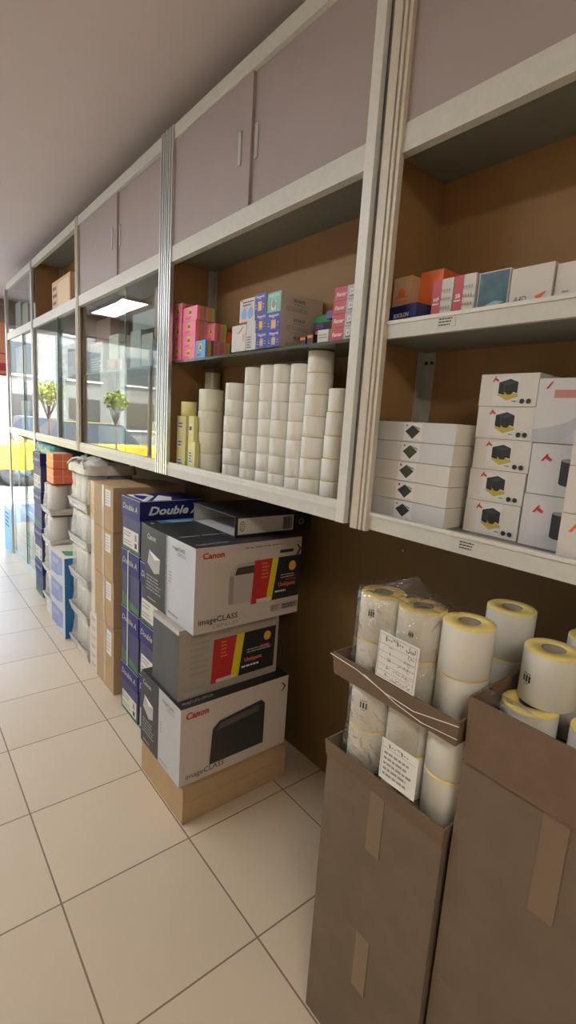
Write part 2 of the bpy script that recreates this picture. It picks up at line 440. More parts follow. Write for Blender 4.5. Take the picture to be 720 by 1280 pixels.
mb = MB(); mb.box(x0+.03, x1, YF-.004, YF+.02, ZR, ZR2, ALU); mb.box(x0+.01, x1-.013, YF+.02, YK-.001, ZR+.02, ZR+.034, GREYSHELF); mb.done('top_shelf', root, iv)
mb = MB(); mb.box(x0+.03, x1, YF-.004, YF+.02, ZT-.05, ZT, ALU); mb.box(x0+.01, x1-.013, YF+.02, YK-.001, ZT-.015, ZT, GREYSHELF); mb.done('top_rail', root, iv)
for a, b, m, g in ((-.892,-.868,ALUT,0), (-.862,-.838,ALUT,1)):
    o = profile_post('stile', a, b, ZB-.005, ZT, m, root, grooves=g); o.location = iv
mb = MB(); mb.box(-.9165,-.892, YF+.006, YF+.03, ZB, ZT, pm('shadow_gap_grey', (.22,.24,.25), .5)); mb.done('gap_shade_strip', root, iv)  # grey strip between the posts, coloured as the shade in their gap
for k, (a, b) in enumerate(((-.84, -.15), (-.17, .53))):
    yy = YF + .006 + .010*k; mb = MB(); mb.box(a, b, yy-.006, yy+.006, ZR2, ZT-.05, TAUPE); mb.bevel(.002); d = mb.done('door', root, iv)
    mb = MB(); hx = b-.06 if k == 0 else a+.06; mb.box(hx-.008, hx+.008, yy-.010, yy-.006, ZR2+.14, ZR2+.24, SILVER); mb.done('handle', d)
mb = MB(); mb.box(x0+.008, x0+.042, YK-.004, YK-.001, ZB+.034, 1.717, STEEL); mb.box(x0+.008, x0+.011, YK-.034, YK-.001, ZB+.034, 1.717, STEEL)
for q in (x0+.016, x0+.034): mb.box(q-.004, q+.004, YK-.008, YK-.004, 1.685, 1.693, BLACKS)
mb.done('corner_bracket', root, iv)

# ------------------------------------------------------------------ paper rolls in the open cabinet
def roll_mesh(r, h, mats, hole=.007, n=36):
    mb = MB(); e = .0016
    prof = [(hole,.003),(r*.93,.0),(r-e,.0),(r,e),(r,h-e),(r-e,h),(r*.93,h),(hole,h-.003)]
    mb.lathe(prof, mats[0], n, ms=[mats[1],mats[1],mats[1],mats[0],mats[1],mats[1],mats[1],mats[1]], closed=True)
    return mb
protos = {}
def small_roll(kind, r, h):
    key = (kind, r, round(h,4))
    if key not in protos:
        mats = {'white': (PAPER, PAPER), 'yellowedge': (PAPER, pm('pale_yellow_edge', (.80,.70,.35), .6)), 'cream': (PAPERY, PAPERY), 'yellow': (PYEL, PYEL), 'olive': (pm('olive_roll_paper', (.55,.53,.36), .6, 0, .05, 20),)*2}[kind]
        o = roll_mesh(r, h, mats).done('paper_roll'); o['category'] = 'paper roll'
        mbs = MB()                                   # the seam strip where the outer turn ends
        for k in range(3):
            a0, a1 = -1.15 + .10*k, -1.15 + .10*(k+1)
            mbs.poly([((r+.0004)*math.cos(a), (r+.0004)*math.sin(a), z) for a, z in ((a0,.004),(a1,.004),(a1,h-.004),(a0,h-.004))], pm('roll_seam', (.74,.73,.62), .55) if kind != 'yellow' else PYEL)
        mbs.done('outer_turn_end', o)
        protos[key] = [o, False]
    return protos[key]
def roll_stack(x, y, z0, r, hs, kind, where, group, jit=.0007, shift=None, kinds=None):
    z = z0
    for i, h in enumerate(hs):
        p = small_roll(kinds[i] if kinds else kind, r, h)
        loc = (x + random.uniform(-jit, jit) + (shift[i] if shift else 0), y + random.uniform(-jit, jit), z)
        lab = 'white paper roll, ' if (kinds[i] if kinds else kind) in ('white','yellowedge') else {'cream':'cream label roll, ','yellow':'yellow label roll, ','olive':'dull olive paper roll, '}[kind]
        lab += ORD[i] if i < len(hs)-1 else 'topmost'
        lab += ' ' + where
        if not p[1]:
            o = p[0]; o.location = loc; o.rotation_euler = (0,0,random.uniform(-.5,.5)); p[1] = True
            tag(o, lab, 'paper roll', group)
        else:
            copy_tree(p[0], loc, lab, group, random.uniform(-.5,.5))
        z += h + .0004
ZS = ZB + .0225
H5 = .0575
G = 'paper rolls in the open cabinet'
def hs(n, top, z0=ZS): return [round((top - z0)/n, 4)]*n
roll_stack(-1.082, 1.052, ZS, .0395, hs(5, 1.611), 'yellowedge', 'of rightmost stack by the white stile', G, shift=[-.004,-.004,0,.002,.006])
roll_stack(-1.177, 1.048, ZS, .0405, hs(7, 1.722), 'yellowedge', 'of tallest stack, second from right', G, shift=[-.004,-.004,-.002,0,0,.003,.002])
roll_stack(-1.263, 1.052, ZS, .0395, hs(7, 1.688), 'white', 'of third stack from the right', G)
roll_stack(-1.356, 1.052, ZS, .0390, hs(7, 1.692), 'white', 'of fourth stack from the right', G)
roll_stack(-1.4365, 1.056, ZS, .0390, hs(7, 1.694), 'white', 'of fifth stack from the right', G)
roll_stack(-1.528, 1.052, ZS, .0390, hs(7, 1.690), 'white', 'of sixth stack from the right', G, shift=[-.008,-.008,-.003,-.003,0,0,0])
roll_stack(-1.662, 1.062, ZS, .0460, hs(6, 1.640), 'white', 'of seventh stack from the right', G, jit=.002)
roll_stack(-1.856, 1.060, ZS, .0510, hs(4, 1.620), 'cream', 'of wide stack right of the yellow packs', G)
# back row, dim behind the front stacks
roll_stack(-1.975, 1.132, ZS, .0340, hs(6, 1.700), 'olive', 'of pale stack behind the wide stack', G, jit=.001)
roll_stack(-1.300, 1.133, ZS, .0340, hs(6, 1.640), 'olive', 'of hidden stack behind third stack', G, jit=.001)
# yellow label packs with tags, far left of the open cabinet
def tagged_pack(x, y, z, label, txt, mat=PYEL, tags=1):
    o = carton('label_pack', label, 'label pack', x, y, z, mat, group='yellow label packs in the open cabinet', bev=.006)
    for k in range(tags):
        v0 = (k + .3)/tags; v1 = v0 + .42/tags
        patch('price_tag', o, '-Y', .18, v0, .72, v1, LABELW, [('l','',.08,.1,.92,.9,txt,BLACK)])
    return o
tagged_pack((-2.026,-1.945), (.992,1.045), (ZS, 1.508), 'tall yellow label pack with three white tags, beside cabinet post', 2, tags=3)
p_ = roll_mesh(.034, .060, (PYEL, PYEL)).done('label_roll', None, (-1.983, 1.026, 1.509)); tag(p_, 'pale yellow label roll on top of the tall yellow pack', 'label roll')
tagged_pack((-1.905,-1.845), (.985,1.005), (ZS, 1.405), 'small yellow label pack with black print, lower of two beside wide stack', 4)
tagged_pack((-1.905,-1.86), (.986,1.004), (1.406, 1.510), 'small yellow label pack, upper of two beside wide stack', 1)

# ------------------------------------------------------------------ sticky note packs on the glass shelf
ZG = 1.7365
STRIPES = [PINK, pm('coral_pad',(.80,.22,.10),.5), pm('grey_pad',(.36,.34,.33),.6), PINK, pm('olive_pad',(.55,.45,.10),.5), LIME]
def note_pack(x, z, y0, label, front=PINK, depth=.078, st=None, name='sticky_note_pack'):
    st = st or STRIPES
    x0, x1 = x; w = x1-x0; h = z[1]-z[0]
    mb = MB(); n = len(st); dw = depth/n
    for k in range(n):
        mb.box(-w/2, w/2, -depth/2 + k*dw, -depth/2 + (k+1)*dw - .0005, 0, h, st[k] if k else front)
    mb.box(-w/2-.0005, w/2+.0005, -depth/2-.0015, -depth/2, -.0, h, front)
    dim = (w, depth+.003, h)
    prints(mb, dim, [('e','-Y',.52,.62,.013,.015,YELP), ('r','-Y',.42,.50,.62,.62,pm('brown_print',(.16,.07,.03),.5)), ('r','-Y',.45,.64,.59,.72,pm('brown_print',(.16,.07,.03),.5)), ('l','-Y',.2,.12,.65,.28,2,pm('dark_pink_print',(.5,.05,.2),.5) if front is PINK else BLACK), ('r','-Y',.84,.10,.87,.14,BLACK)])
    o = mb.done(name, None, ((x0+x1)/2, y0 + depth/2, z[0]))
    return tag(o, label, 'sticky notes', 'sticky note packs on the glass shelf')
za = [ZG, 1.805, 1.891, 1.966]
for i in range(3):
    note_pack((-2.056,-1.982), (za[i]+.001*(i>0), za[i+1]), .982, 'pink sticky note pack, ' + ['bottom','middle','top'][i] + ' of left column beside cabinet post')
zb_ = [ZG, 1.778, 1.833, 1.886, 1.940]
for i in range(4):
    note_pack((-1.974,-1.862) if i < 3 else (-1.970,-1.853), (zb_[i]+.001*(i>0), zb_[i+1]), .982, 'pink sticky note pack, ' + ['bottom','second','third','top'][i] + ' of right column with striped side')
PADS2 = [SKYB, GOLD, pm('rust_pad',(.30,.10,.06),.6), pm('grey_pad',(.36,.34,.33),.6)]
note_pack((-1.856,-1.778), (ZG, 1.803), .982, 'blue fronted sticky note pack at the right of the pink packs', SKYB, .048, PADS2)
note_pack((-1.856,-1.778), (ZG, 1.803), 1.034, 'red and grey striped note pack behind the blue pack', PINK, .06)
note_pack((-1.856,-1.778), (ZG, 1.798), 1.098, 'teal note pack at the back behind striped pack', pm('dark_teal_card',(.02,.17,.24),.5), .03, [pm('dark_teal_card',(.02,.17,.24),.5), SKYB])
note_pack((-1.972,-1.862), (ZG, 1.883), 1.066, 'striped note pack in the second row behind the pink column', PINK, .06)
note_pack((-1.862,-1.80), (1.804, 1.875), 1.034, 'striped note pack resting on the red and grey pack', PINK, .052)
note_pack((-1.855,-1.79), (1.804, 1.850), 1.092, 'small orange striped note pack at the back', ORANGE, .045)

# ------------------------------------------------------------------ cartons on the glass shelf
base_y = .988
carton('shelf_riser', 'low grey ledge block under the white and blue cartons on glass shelf', 'block', (-1.60,-1.20), (1.0,1.16), (ZG, ZG+.006), GREYSHELF)
zc0 = ZG + .007
carton('accessory_box', 'plain white box with a diagonal black stroke on glass shelf', 'box', (-1.598,-1.508), (base_y, 1.13), (zc0, 1.832), OFFW, {'+X':WCARD},
       [('p','-Y',[(.42,.68),(.80,.93),(.83,.91),(.45,.66)],BLACK), ('l','-Y',.78,.15,.95,.85,1,LGREY)], 'cartons on the glass shelf')
carton('accessory_box', 'white box with vertical black lettering, right of the plain white box', 'box', (-1.504,-1.446), (base_y, 1.13), (zc0, 1.838), WCARDB, None,
       [('l','-Y',.12,.05,.55,.5,5,BLACK), ('l','-Y',.45,.1,.55,.9,1,LGREY)], 'cartons on the glass shelf')
o = carton('ink_box', 'white box printed with two blue drops, on the white boxes', 'box', (-1.556,-1.462), (base_y+.002, 1.12), (1.839, 1.915), WCARD, None,
       [('l','-Y',.2,.66,.95,.92,2,NAVY), ('e','-Y',.30,.34,.015,.018,SKYB), ('p','-Y',[(.14,.38),(.46,.38),(.34,.66)],SKYB),
        ('e','-Y',.72,.34,.015,.018,SKYB), ('p','-Y',[(.56,.38),(.88,.38),(.76,.66)],SKYB), ('r','-Y',.05,.03,.5,.14,PINKL), ('r','-Y',.06,.9,.2,.98,ORANGE)], 'cartons on the glass shelf')
def film_box(x, z, label, front=BLUE, brand='Panasonic', pic=None, yb=base_y):
    pic = pic or [GREYP, BEIGEC]
    it = [('t','-Y',.5,.78,.0115,brand,WHITEP,{'align':'C','bold':.02,'width':(x[1]-x[0])*.72}), ('l','-Y',.36,.69,.64,.76,1,WHITEP),
          ('r','-Y',.32,.12,.68,.60,pic[0]), ('e','-Y',.5,.40,.010,.012,pic[1]), ('l','-Y',.08,.2,.24,.5,2,LGREY), ('l','-Y',.76,.2,.92,.5,2,LGREY),
          ('t','+X',.30,.58,.014,'KX-FA57E',BLACK,{'bold':.015,'width':.045}), ('l','+X',.12,.10,.75,.34,3,GREYP), ('l','+X',.3,.42,.6,.52,1,GREYP)]
    return carton('fax_film_box', label, 'box', x, (yb, 1.165), z, BEIGEC, {'-Y': front}, it, 'blue fax film boxes on the glass shelf', bev=.0014)
film_box((-1.442,-1.380), (zc0, 1.795), 'blue fronted fax film box, bottom of left column')
film_box((-1.378,-1.312), (zc0, 1.793), 'blue fronted fax film box with beige side, bottom of right column')
film_box((-1.452,-1.388), (1.796, 1.856), 'blue fronted fax film box, middle of left column', pic=[GREYP, GOLD])
film_box((-1.386,-1.314), (1.794, 1.850), 'blue fronted fax film box with beige side, middle of right column', pic=[BEIGEC, GOLD])
film_box((-1.462,-1.398), (1.857, 1.920), 'blue fronted fax film box, top of left column', pic=[BEIGEC, GOLD])
film_box((-1.388,-1.318), (1.851, 1.912), 'mint green fronted fax film box, top of right column', TEALP, 'KX-FA', [WHITEP, GREYP])
# small mixed stationery right of the fax boxes
def blister(x, y, z, m, label, items=(), rz=0):
    return carton('stationery_pack', label, 'stationery', x, y, z, m, None, items, 'loose stationery packs on the glass shelf', rz, .003)
blister((-1.27,-1.11), (1.07,1.15), (ZG, ZG+.035), pm('dark_brown_pack',(.10,.06,.05),.5), 'dark flat pack lying under the purple packs')
blister((-1.262,-1.10), (1.09,1.155), (1.773, 1.80), pm('dull_grey_pack',(.30,.29,.27),.4), 'grey film pack under the purple pack', [('r','-Y',.1,.3,.4,.8,PURPLE)])
blister((-1.255,-1.13), (1.085,1.155), (1.801, 1.822), pm('near_black_pack',(.03,.028,.05),.4), 'black and purple pack beside the fax boxes', [('r','-Y',.0,.1,.3,.9,PURPLE)])
blister((-1.18,-1.085), (1.06,1.12), (1.823, 1.845), PURPLE, 'purple pack lying beside the red boxes')
blister((-1.27,-1.185), (1.09,1.155), (1.823, 1.846), GREEN, 'green pack leaning on the fax boxes')
blister((-1.262,-1.235), (1.03,1.055), (ZG, 1.772), pm('black_pack',(.03,.03,.03),.5), 'black pack with a fluorescent orange flag end', [('r','-Y',.05,.72,.95,.95,pm('fluo_orange',(1,.20,.03),.4))])
blister((-1.228,-1.20), (1.03,1.055), (ZG, 1.776), pm('black_pack',(.03,.03,.03),.5), 'black pack with orange end, right of its twin', [('r','-Y',.05,.74,.95,.95,pm('fluo_orange',(1,.20,.03),.4))])
blister((-1.128,-1.083), (.985,1.01), (ZG, 1.772), OFFW, 'small white box with grey print beside the red boxes', [('l','-Y',.1,.3,.9,.7,2,GREYP)])
zr = [ZG, 1.7725, 1.807, 1.841, 1.877]
for i in range(4):
    carton('ribbon_box', 'red and grey printer ribbon box, ' + ['bottom','second from bottom','second from top','top'][i] + ' of the stack beside white stile', 'box', (-1.073 + .002*i, -.962), (.985, 1.15), (zr[i]+.0004, zr[i+1]-.0004), pm('silver_grey_card',(.50,.51,.52),.45), None,
        [('r','-Y',.0,.0,.46,1.0,REDC), ('t','-Y',.06,.32,.015,'Fanter',WHITEP,{'bold':.02,'shear':.25,'width':.040}), ('t','-Y',.55,.28,.022,'D',WHITEP,{'bold':.03}), ('t','-Y',.68,.42,.010,'LQ-300',BLACK,{'width':.030}), ('l','-Y',.55,.12,.97,.3,1,BLACK)],
        'red ribbon boxes on the glass shelf', bev=.0012)

# ------------------------------------------------------------------ right shelf, lower level
ZL = 1.2845
def logo(face, u, v, s): # a slanted red "A" mark made of two strokes
    return [('p',face,[(u-s,v-s*1.3),(u-s*.5,v-s*1.3),(u+s*.1,v+s*1.3),(u-s*.1,v+s*1.3)],ORANGE),('p',face,[(u-s*.2,v-s*.4),(u+s*.9,v-s*1.3),(u+s*1.1,v-s*.7),(u+s*.1,v+s*.4)],REDP)]
zf = [ZL, 1.3325, 1.381, 1.4295, 1.478, 1.526]
for i in range(5):
    gx = [0,.001,0,.006,.008][i]
    dark = BLACK if i != 2 and i != 3 else pm('olive_black_print',(.05,.048,.03),.4)
    carton('desk_pad_box', 'flat white box with a dark mat picture, ' + ['bottom','second from bottom','middle','second from top','top'][i] + ' of five', 'box', (-.881+gx, -.650+gx*.5), (.995, 1.132), (zf[i]+.0006, zf[i+1]-.0006),
        WCARDB if i in (0,3,4) else WCARD, {'+X': WCARDL},
        [('r','-Y',.36,.06,.60,.95,pm('picture_ground',(.72,.72,.72),.5)), ('p','-Y',[(.38,.52),(.47,.85),(.57,.55),(.48,.14)],dark), ('p','-Y',[(.47,.85),(.57,.72),(.57,.62),(.50,.74)],GREYP), ('r','-Y',.385,.76,.41,.88,REDP if i in (1,2) else GREYP), ('r','-Y',.52,.09,.56,.13,LGREY)],
        'flat white desk pad boxes on the right shelf', bev=.0014)
zp = [ZL, 1.3605, 1.431, 1.4985, 1.568, 1.637]
for i in range(5):
    its = [('r','-Y',.24,.10,.70,.92,pm('picture_ground2',(.70,.69,.69),.5)),
           ('p','-Y',[(.32,.36),(.50,.18),(.69,.30),(.69,.36),(.52,.46)],pm('mustard_print',(.50,.42,.06),.5)), ('p','-Y',[(.34,.40),(.34,.74),(.53,.84),(.67,.74),(.67,.40),(.60,.44),(.56,.36),(.50,.36),(.44,.46),(.44,.36)],BLACK),
           ('p','-Y',[(.36,.72),(.53,.81),(.64,.73),(.50,.64)],pm('dark_green_print',(.035,.06,.055),.4)), ('r','-Y',.435,.36,.45,.66,pm('dark_green_print',(.035,.06,.055),.4)),
           ('e','-Y',.77,.16,.0052,.0052,BLACK), ('e','-Y',.88,.16,.0052,.0052,BLACK), ('l','-Y',.60,.13,.70,.19,1,BLACK)]
    its += [('p','-Y',[(.22,.76),(.25,.76),(.29,.92),(.27,.92)],REDP), ('p','-Y',[(.26,.82),(.33,.76),(.34,.80),(.28,.88)],REDP)]
    dx = [0,.001,.004,.002,0][i]
    carton('organiser_box', 'white desk organiser box with black and yellow picture, ' + ['bottom','second from bottom','middle','second from top','top'][i] + ' of five', 'box', (-.626+dx, -.498+dx), (1.038, 1.163), (zp[i]+.0005, zp[i+1]-.0005), WCARD, None, its, 'desk organiser boxes on the right shelf', bev=.0014)
zq = [ZL, 1.393, 1.4965]
for i in range(2):
    its = [('r','-Y',.12,.22,.62,.90,pm('picture_ground3',(.62,.62,.66),.5)), ('r','-Y',.46,.26,.70,.70,pm('cup_print',(.035,.04,.05),.4)), ('e','-Y',.58,.70,.0155,.004,GREYP), ('e','-Y',.58,.26,.0155,.005,pm('cup_print',(.035,.04,.05),.4)), ('e','-Y',.86,.27,.006,.006,GREYP),
           ('p','-Y',[(.16,.66),(.20,.66),(.27,.80),(.24,.80)],REDP), ('p','-Y',[(.21,.72),(.31,.66),(.33,.70),(.25,.77)],REDP)]
    carton('pen_cup_box', 'white pen cup box with black cup picture, ' + ['lower','upper'][i] + ' of two', 'box', (-.490, -.358), (1.030+.004*i, 1.163), (zq[i]+.0006, zq[i+1]-.0006), WCARDB, None, its, 'pen cup boxes on the right shelf', bev=.0014)
carton('paper_box', 'tall pale box with a blue grey mountain picture, above the pen cup boxes', 'box', (-.495, -.345), (1.034, 1.163), (1.4975, 1.624), WCARDB, None,
       [('r','-Y',.22,.70,.95,.82,pm('faded_red_print',(.50,.22,.18),.5)), ('p','-Y',[(.0,.0),(1,.0),(1,.60),(.80,.62),(.62,.50),(.45,.34),(.25,.26),(.0,.20)],pm('pale_blue_print',(.47,.50,.54),.5,0,.12,14)), ('p','-Y',[(.35,.0),(1,.0),(1,.40),(.78,.44),(.60,.26)],pm('snow_print',(.56,.58,.61),.5,0,.12,20)),
        ('p','-Y',[(.10,.84),(.13,.84),(.19,.95),(.17,.95)],REDP)], bev=.0014)
zq = [ZL, 1.373, 1.4605, 1.545]
for i in range(3):
    its = [('p','-Y',[(.12,.62),(.17,.62),(.27,.86),(.23,.86)],ORANGE), ('p','-Y',[(.19,.72),(.36,.62),(.38,.69),(.25,.80)],ORANGE), ('e','-Y',.60,.36,.021,.021,BLACK), ('e','-Y',.60,.36,.012,.012,GREYP)]
    carton('tape_dispenser_box', 'white box with orange logo and black disc, ' + ['bottom','middle','top'][i] + ' of the stack at the right edge', 'box', (-.388, -.26), (.972, 1.025), (zq[i]+.0006, zq[i+1]-.0006), WCARD, None, its, 'white boxes at the right edge of the shelf', bev=.0014)

# ------------------------------------------------------------------ right shelf, upper level
ZU = 1.7305
GU = 'cartons on the upper right shelf'
carton('toner_box', 'navy box with white lettering at the left end of the upper shelf', 'box', (-.872,-.775), (.985,1.07), (ZU, 1.800), NAVY, {'+X': NAVYL}, [('t','-Y',.5,.60,.014,'BIXOLON',WHITEP,{'bold':.02,'width':.05,'align':'C'}), ('t','-Y',.45,.22,.011,'Photo Copy',YELP,{'width':.07,'align':'C'}), ('l','-Y',.08,.08,.9,.16,1,YELP)], GU, rz=-.12)
carton('carton', 'tan carton with orange print on the navy box', 'box', (-.872,-.818), (1.00,1.12), (1.801, 1.87), pm('tan_card',(.58,.38,.22),.6,0,.05,20), None, [('l','-Y',.1,.1,.9,.4,2,ORANGE), ('e','-Y',.5,.45,.012,.010,ORANGE)], GU)
carton('carton', 'bright orange box on the upper shelf behind the navy box', 'box', (-.815,-.752), (1.03,1.15), (1.801, 1.88), ORANGE, None, [('r','-Y',.8,.0,1,.35,NAVYL)], GU)
for k, (a, b, lab) in enumerate(((-.742,-.690,'red and white dotted box left of its twin on upper shelf'), (-.687,-.636,'red and white dotted box right of its twin on upper shelf'))):
    its = [('r','-Y',.0,.0,.44,1,REDC), ('t','-Y',.22,.58,.012,['HP','SB'][k]*1,WHITEP,{'bold':.02,'align':'C'}), ('l','-Y',.05,.50,.40,.56,1,WHITEP)]
    its += [('e','-Y',.52 + .13*(q%4), .12 + .16*(q//4), .0022, .0028, GREYP) for q in range(20)]
    carton('ink_box', lab, 'box', (a,b), (.985,1.10), (ZU, 1.84), WCARD, None, its, GU)
carton('photo_paper_box', 'box with a dark teal landscape photo on the upper shelf', 'box', (-.628,-.560), (.985,1.12), (ZU, 1.835), WCARD, None, [('r','-Y',.03,.02,.97,.98,pm('dark_teal_photo',(.05,.14,.18),.3,0,.4,30)), ('p','-Y',[(.25,.36),(.6,.44),(.9,.40),(.6,.34)],pm('pale_teal_photo',(.35,.5,.55),.3))], GU)
carton('photo_paper_box', 'white box lettered A4D with a red mark on the upper shelf', 'box', (-.557,-.475), (.985,1.12), (ZU, 1.83), WCARD, None, [('t','-Y',.1,.36,.014,'A4D',BLACK,{'shear':.2}), ('p','-Y',[(.62,.42),(.9,.50),(.72,.34)],ORANGE)], GU)
carton('photo_paper_box', 'plain white box at the right end of the upper shelf', 'box', (-.472,-.33), (.99,1.12), (ZU, 1.825), WCARD, None, [('l','-Y',.1,.42,.2,.5,1,GREYP)], GU)

# ------------------------------------------------------------------ contents of the glass cabinets
GC = 'stock inside the glass cabinets'
REDL = pm('bright_red_card', (.72,.05,.09), .45, 0, .06, 15)
carton('carton', 'tall bright red box behind glass in the second cabinet', 'box', (-3.60,-3.48), (1.02,1.12), (1.732, 2.06), REDL, None, [('r','-Y',.2,.80,.8,.9,WHITEP)], GC)
carton('carton', 'white carton with red print low behind glass, left of the red box', 'box', (-3.80,-3.62), (1.02,1.14), (1.732, 1.90), pm('rosy_card',(.62,.42,.42),.5), None, [('l','-Y',.1,.1,.9,.4,4,WHITEP)], GC)
carton('carton', 'lilac and white carton with line print behind sliding glass', 'box', (-3.24,-3.02), (1.00,1.13), (1.732, 1.905), pm('lilac_card',(.50,.42,.48),.5,0,.05,15), None, [('r','-Y',.0,.9,1,1,PINKL), ('l','-Y',.12,.08,.9,.5,5,WHITEP)], GC)
carton('carton', 'brown carton on the lilac box behind sliding glass', 'box', (-3.22,-2.98), (1.03,1.14), (1.906, 2.04), pm('redbrown_card',(.30,.14,.10),.6,0,.1,15), None, (), GC)
carton('carton', 'small tan carton with a red spot behind sliding glass', 'box', (-3.00,-2.76), (1.02,1.14), (1.732, 1.80), pm('tan_card2',(.52,.36,.26),.6,0,.06,15), None, [('e','-Y',.6,.5,.02,.02,REDP)], GC)
for k in range(2):
    carton('carton', 'cream carton, ' + ['lower','upper'][k] + ' of two on the tan carton', 'box', (-2.97,-2.82), (1.02,1.12), (1.801+.066*k, 1.866+.066*k), OFFW, None, (), GC)
for k in range(2):
    carton('carton', 'grey white carton, ' + ['left','right'][k] + ' of two beside the cabinet post', 'box', (-2.70+.15*k,-2.56+.15*k), (1.04,1.15), (1.732, 1.93-.03*k), pm('cool_grey_card',(.50,.53,.53),.5), None, (), GC)
carton('carton', 'long pale grey carton lying across two grey cartons', 'box', (-2.72,-2.42), (1.06,1.15), (1.931, 2.02), pm('cool_grey_card',(.50,.53,.53),.5), {'-Y':pm('mid_grey_card',(.36,.40,.40),.5)}, (), GC)
# brown paper bag hanging by the post, with a dark blue box below
mb = MB(); n = 14
prof = [(.030,0),(.040,.02),(.043,.10),(.042,.20),(.040,.22)]
mb.lathe([(.0005,0)]+prof+[(.0005,.222)], pm('brown_bag',(.33,.24,.17),.35,0,.15,20,.3), 14)
for v in mb.bm.verts: v.co.y *= .55
o = mb.done('hanging_bag', None, (-2.225, .995, 1.845)); tag(o, 'brown wrapped bag standing high behind glass beside the silver post', 'bag')
carton('carton', 'dark navy box under the brown bag behind glass', 'box', (-2.265,-2.17), (.975,1.12), (1.732, 1.844), pm('dark_navy_card',(.05,.05,.11),.4), None, (), GC)
for k,(xx,n,top) in enumerate(((-2.215,5,1.60),(-2.335,3,1.47))):
    roll_stack(xx, 1.06, ZS, .044, hs(n, top), 'yellow', ['of stack behind glass by the post','of short stack behind glass, left of the taller'][k], 'yellow rolls behind glass', jit=.002)
carton('carton', 'low grey carton at the bottom of the sliding glass cabinet', 'box', (-3.22,-2.80), (1.04,1.15), (ZS, 1.42), pm('plain_grey_card',(.42,.42,.40),.6), None, (), GC)  # carton in one even grey
carton('carton', 'brown and cream carton on top of rail in second cabinet', 'box', (-4.12,-3.66), (1.0,1.15), (ZR2-.024, 2.40), pm('peach_card',(.66,.44,.26),.6,0,.05,20), None, [('l','-Y',.05,.1,.3,.9,4,BLACK), ('r','-Y',.35,.1,.95,.9,pm('cream_print',(.75,.55,.35),.5))], GC)
for k in range(3):
    carton('carton', 'white display box, ' + ['left','middle','right'][k] + ' of three high in the far cabinet', 'box', (-5.45+.30*k,-5.22+.30*k), (1.0,1.14), (ZR2-.024, 2.44-.05*k), [WCARDB,WCARD,pm('greyblue_card',(.35,.40,.45),.5)][k], None, (), GC)
carton('carton', 'dark speckled box behind glass in second cabinet', 'box', (-4.42,-4.08), (1.0,1.14), (1.732, 2.03), pm('speckled_card',(.32,.32,.36),.5,0,.5,40), None, (), GC)
carton('carton', 'grey equipment box on the lower level of the far cabinet', 'box', (-5.3,-4.95), (1.0,1.14), (ZS, 1.56), pm('equip_grey',(.40,.42,.42),.5), None, (), GC)
carton('carton', 'pale pinkish box on the shelf of the far cabinet', 'box', (-5.48,-5.05), (1.0,1.14), (1.732, 2.05), pm('pale_pink_card',(.66,.52,.47),.5), None, (), GC)

# ------------------------------------------------------------------ copier paper cartons, near column
def paper_carton(x, y, z, label, band=False, lid=True, sticker=True, side_text=True):
    w, h = x[1]-x[0], z[1]-z[0]
    fm = {'-Y': NAVYL, '+X': NAVYL, '+Z': NAVY}
    its = [('r','-Y',.0,.62,1,1,NAVY), ('t','-Y',.08,.76,.040,'Double A',LGREY,{'bold':.02,'shear':.2,'width':w*.84}),
           ('p','-Y',[(.0,.0),(1,.0),(1,.10),(.55,.16),(.0,.26)],pm('leaf_print',(.05,.16,.08),.5,0,.4,20)), ('r','+X',.0,.68,1,1,NAVY), ('t','+X',.13,.74,.054,'Double A',WHITEP,{'bold':.035,'shear':.3,'width':.262}),
           ('p','+Z',[(.03,.06),(.97,.06),(.97,.12),(.4,.4),(.03,.36)],WHITEP), ('p','+Z',[(.08,.16),(.4,.10),(.8,.10),(.4,.3)],BLUE), ('p','+Z',[(.3,.5),(.97,.2),(.97,.5),(.6,.62)],WHITEP)]
    o = carton('paper_carton', label, 'carton', x, y, z, NAVY, fm, its, 'copier paper cartons')
    d = o_dim[o.name]
    mb = MB(); t = .004                                   # lift-off lid: a shallow rim around the top
    hh = h*.34
    for a in ((-d[0]/2-t, d[0]/2+t, -d[1]/2-t, -d[1]/2), (-d[0]/2-t, d[0]/2+t, d[1]/2, d[1]/2+t), (-d[0]/2-t, -d[0]/2, -d[1]/2, d[1]/2), (d[0]/2, d[0]/2+t, -d[1]/2, d[1]/2)):
        mb.box(a[0], a[1], a[2], a[3], h-hh, h, NAVY)
    mb.box(-d[0]/2-t, d[0]/2+t, -d[1]/2-t, d[1]/2+t, h, h+.002, NAVY, {'-Y':WHITEP,'+X':WHITEP})
    lidd = (d[0]+2*t, d[1]+2*t, h+.002)
    prints(mb, lidd, [i for i in its if i[1] == '+Z'] + [('t','-Y',.08,.77,.040,'Double A',LGREY,{'bold':.02,'shear':.2,'width':w*.84}), ('t','+X',.13,.75,.054,'Double A',WHITEP,{'bold':.035,'shear':.3,'width':.262})])
    mb.done('lid', o)
    if sticker:
        patch('sticker', o, '-Y', .06, .06, .92, .40, OFFW, [('l','',.05,.55,.6,.9,2,GREYP), ('l','',.05,.1,.6,.4,2,GREYP), ('r','',.78,.12,.92,.40,BLACK), ('r','',.78,.52,.9,.88,GREYP)], label='white shipping label')
    if band:
        mb = MB(); b = .0045; u = -d[0]/2 + d[0]*.40
        mb.box(u-b, u+b, -d[1]/2-.0065, -d[1]/2-.0045, .0, h, OFFW); mb.box(u-b, u+b, -d[1]/2-.0065, d[1]/2+.0065, h+.0022, h+.0036, OFFW); mb.done('strap', o)
    return o
zz = [.004, .266, .562, .858, 1.118]
nm = ['bottom', 'second from bottom', 'second from top', 'top']
YD = .874
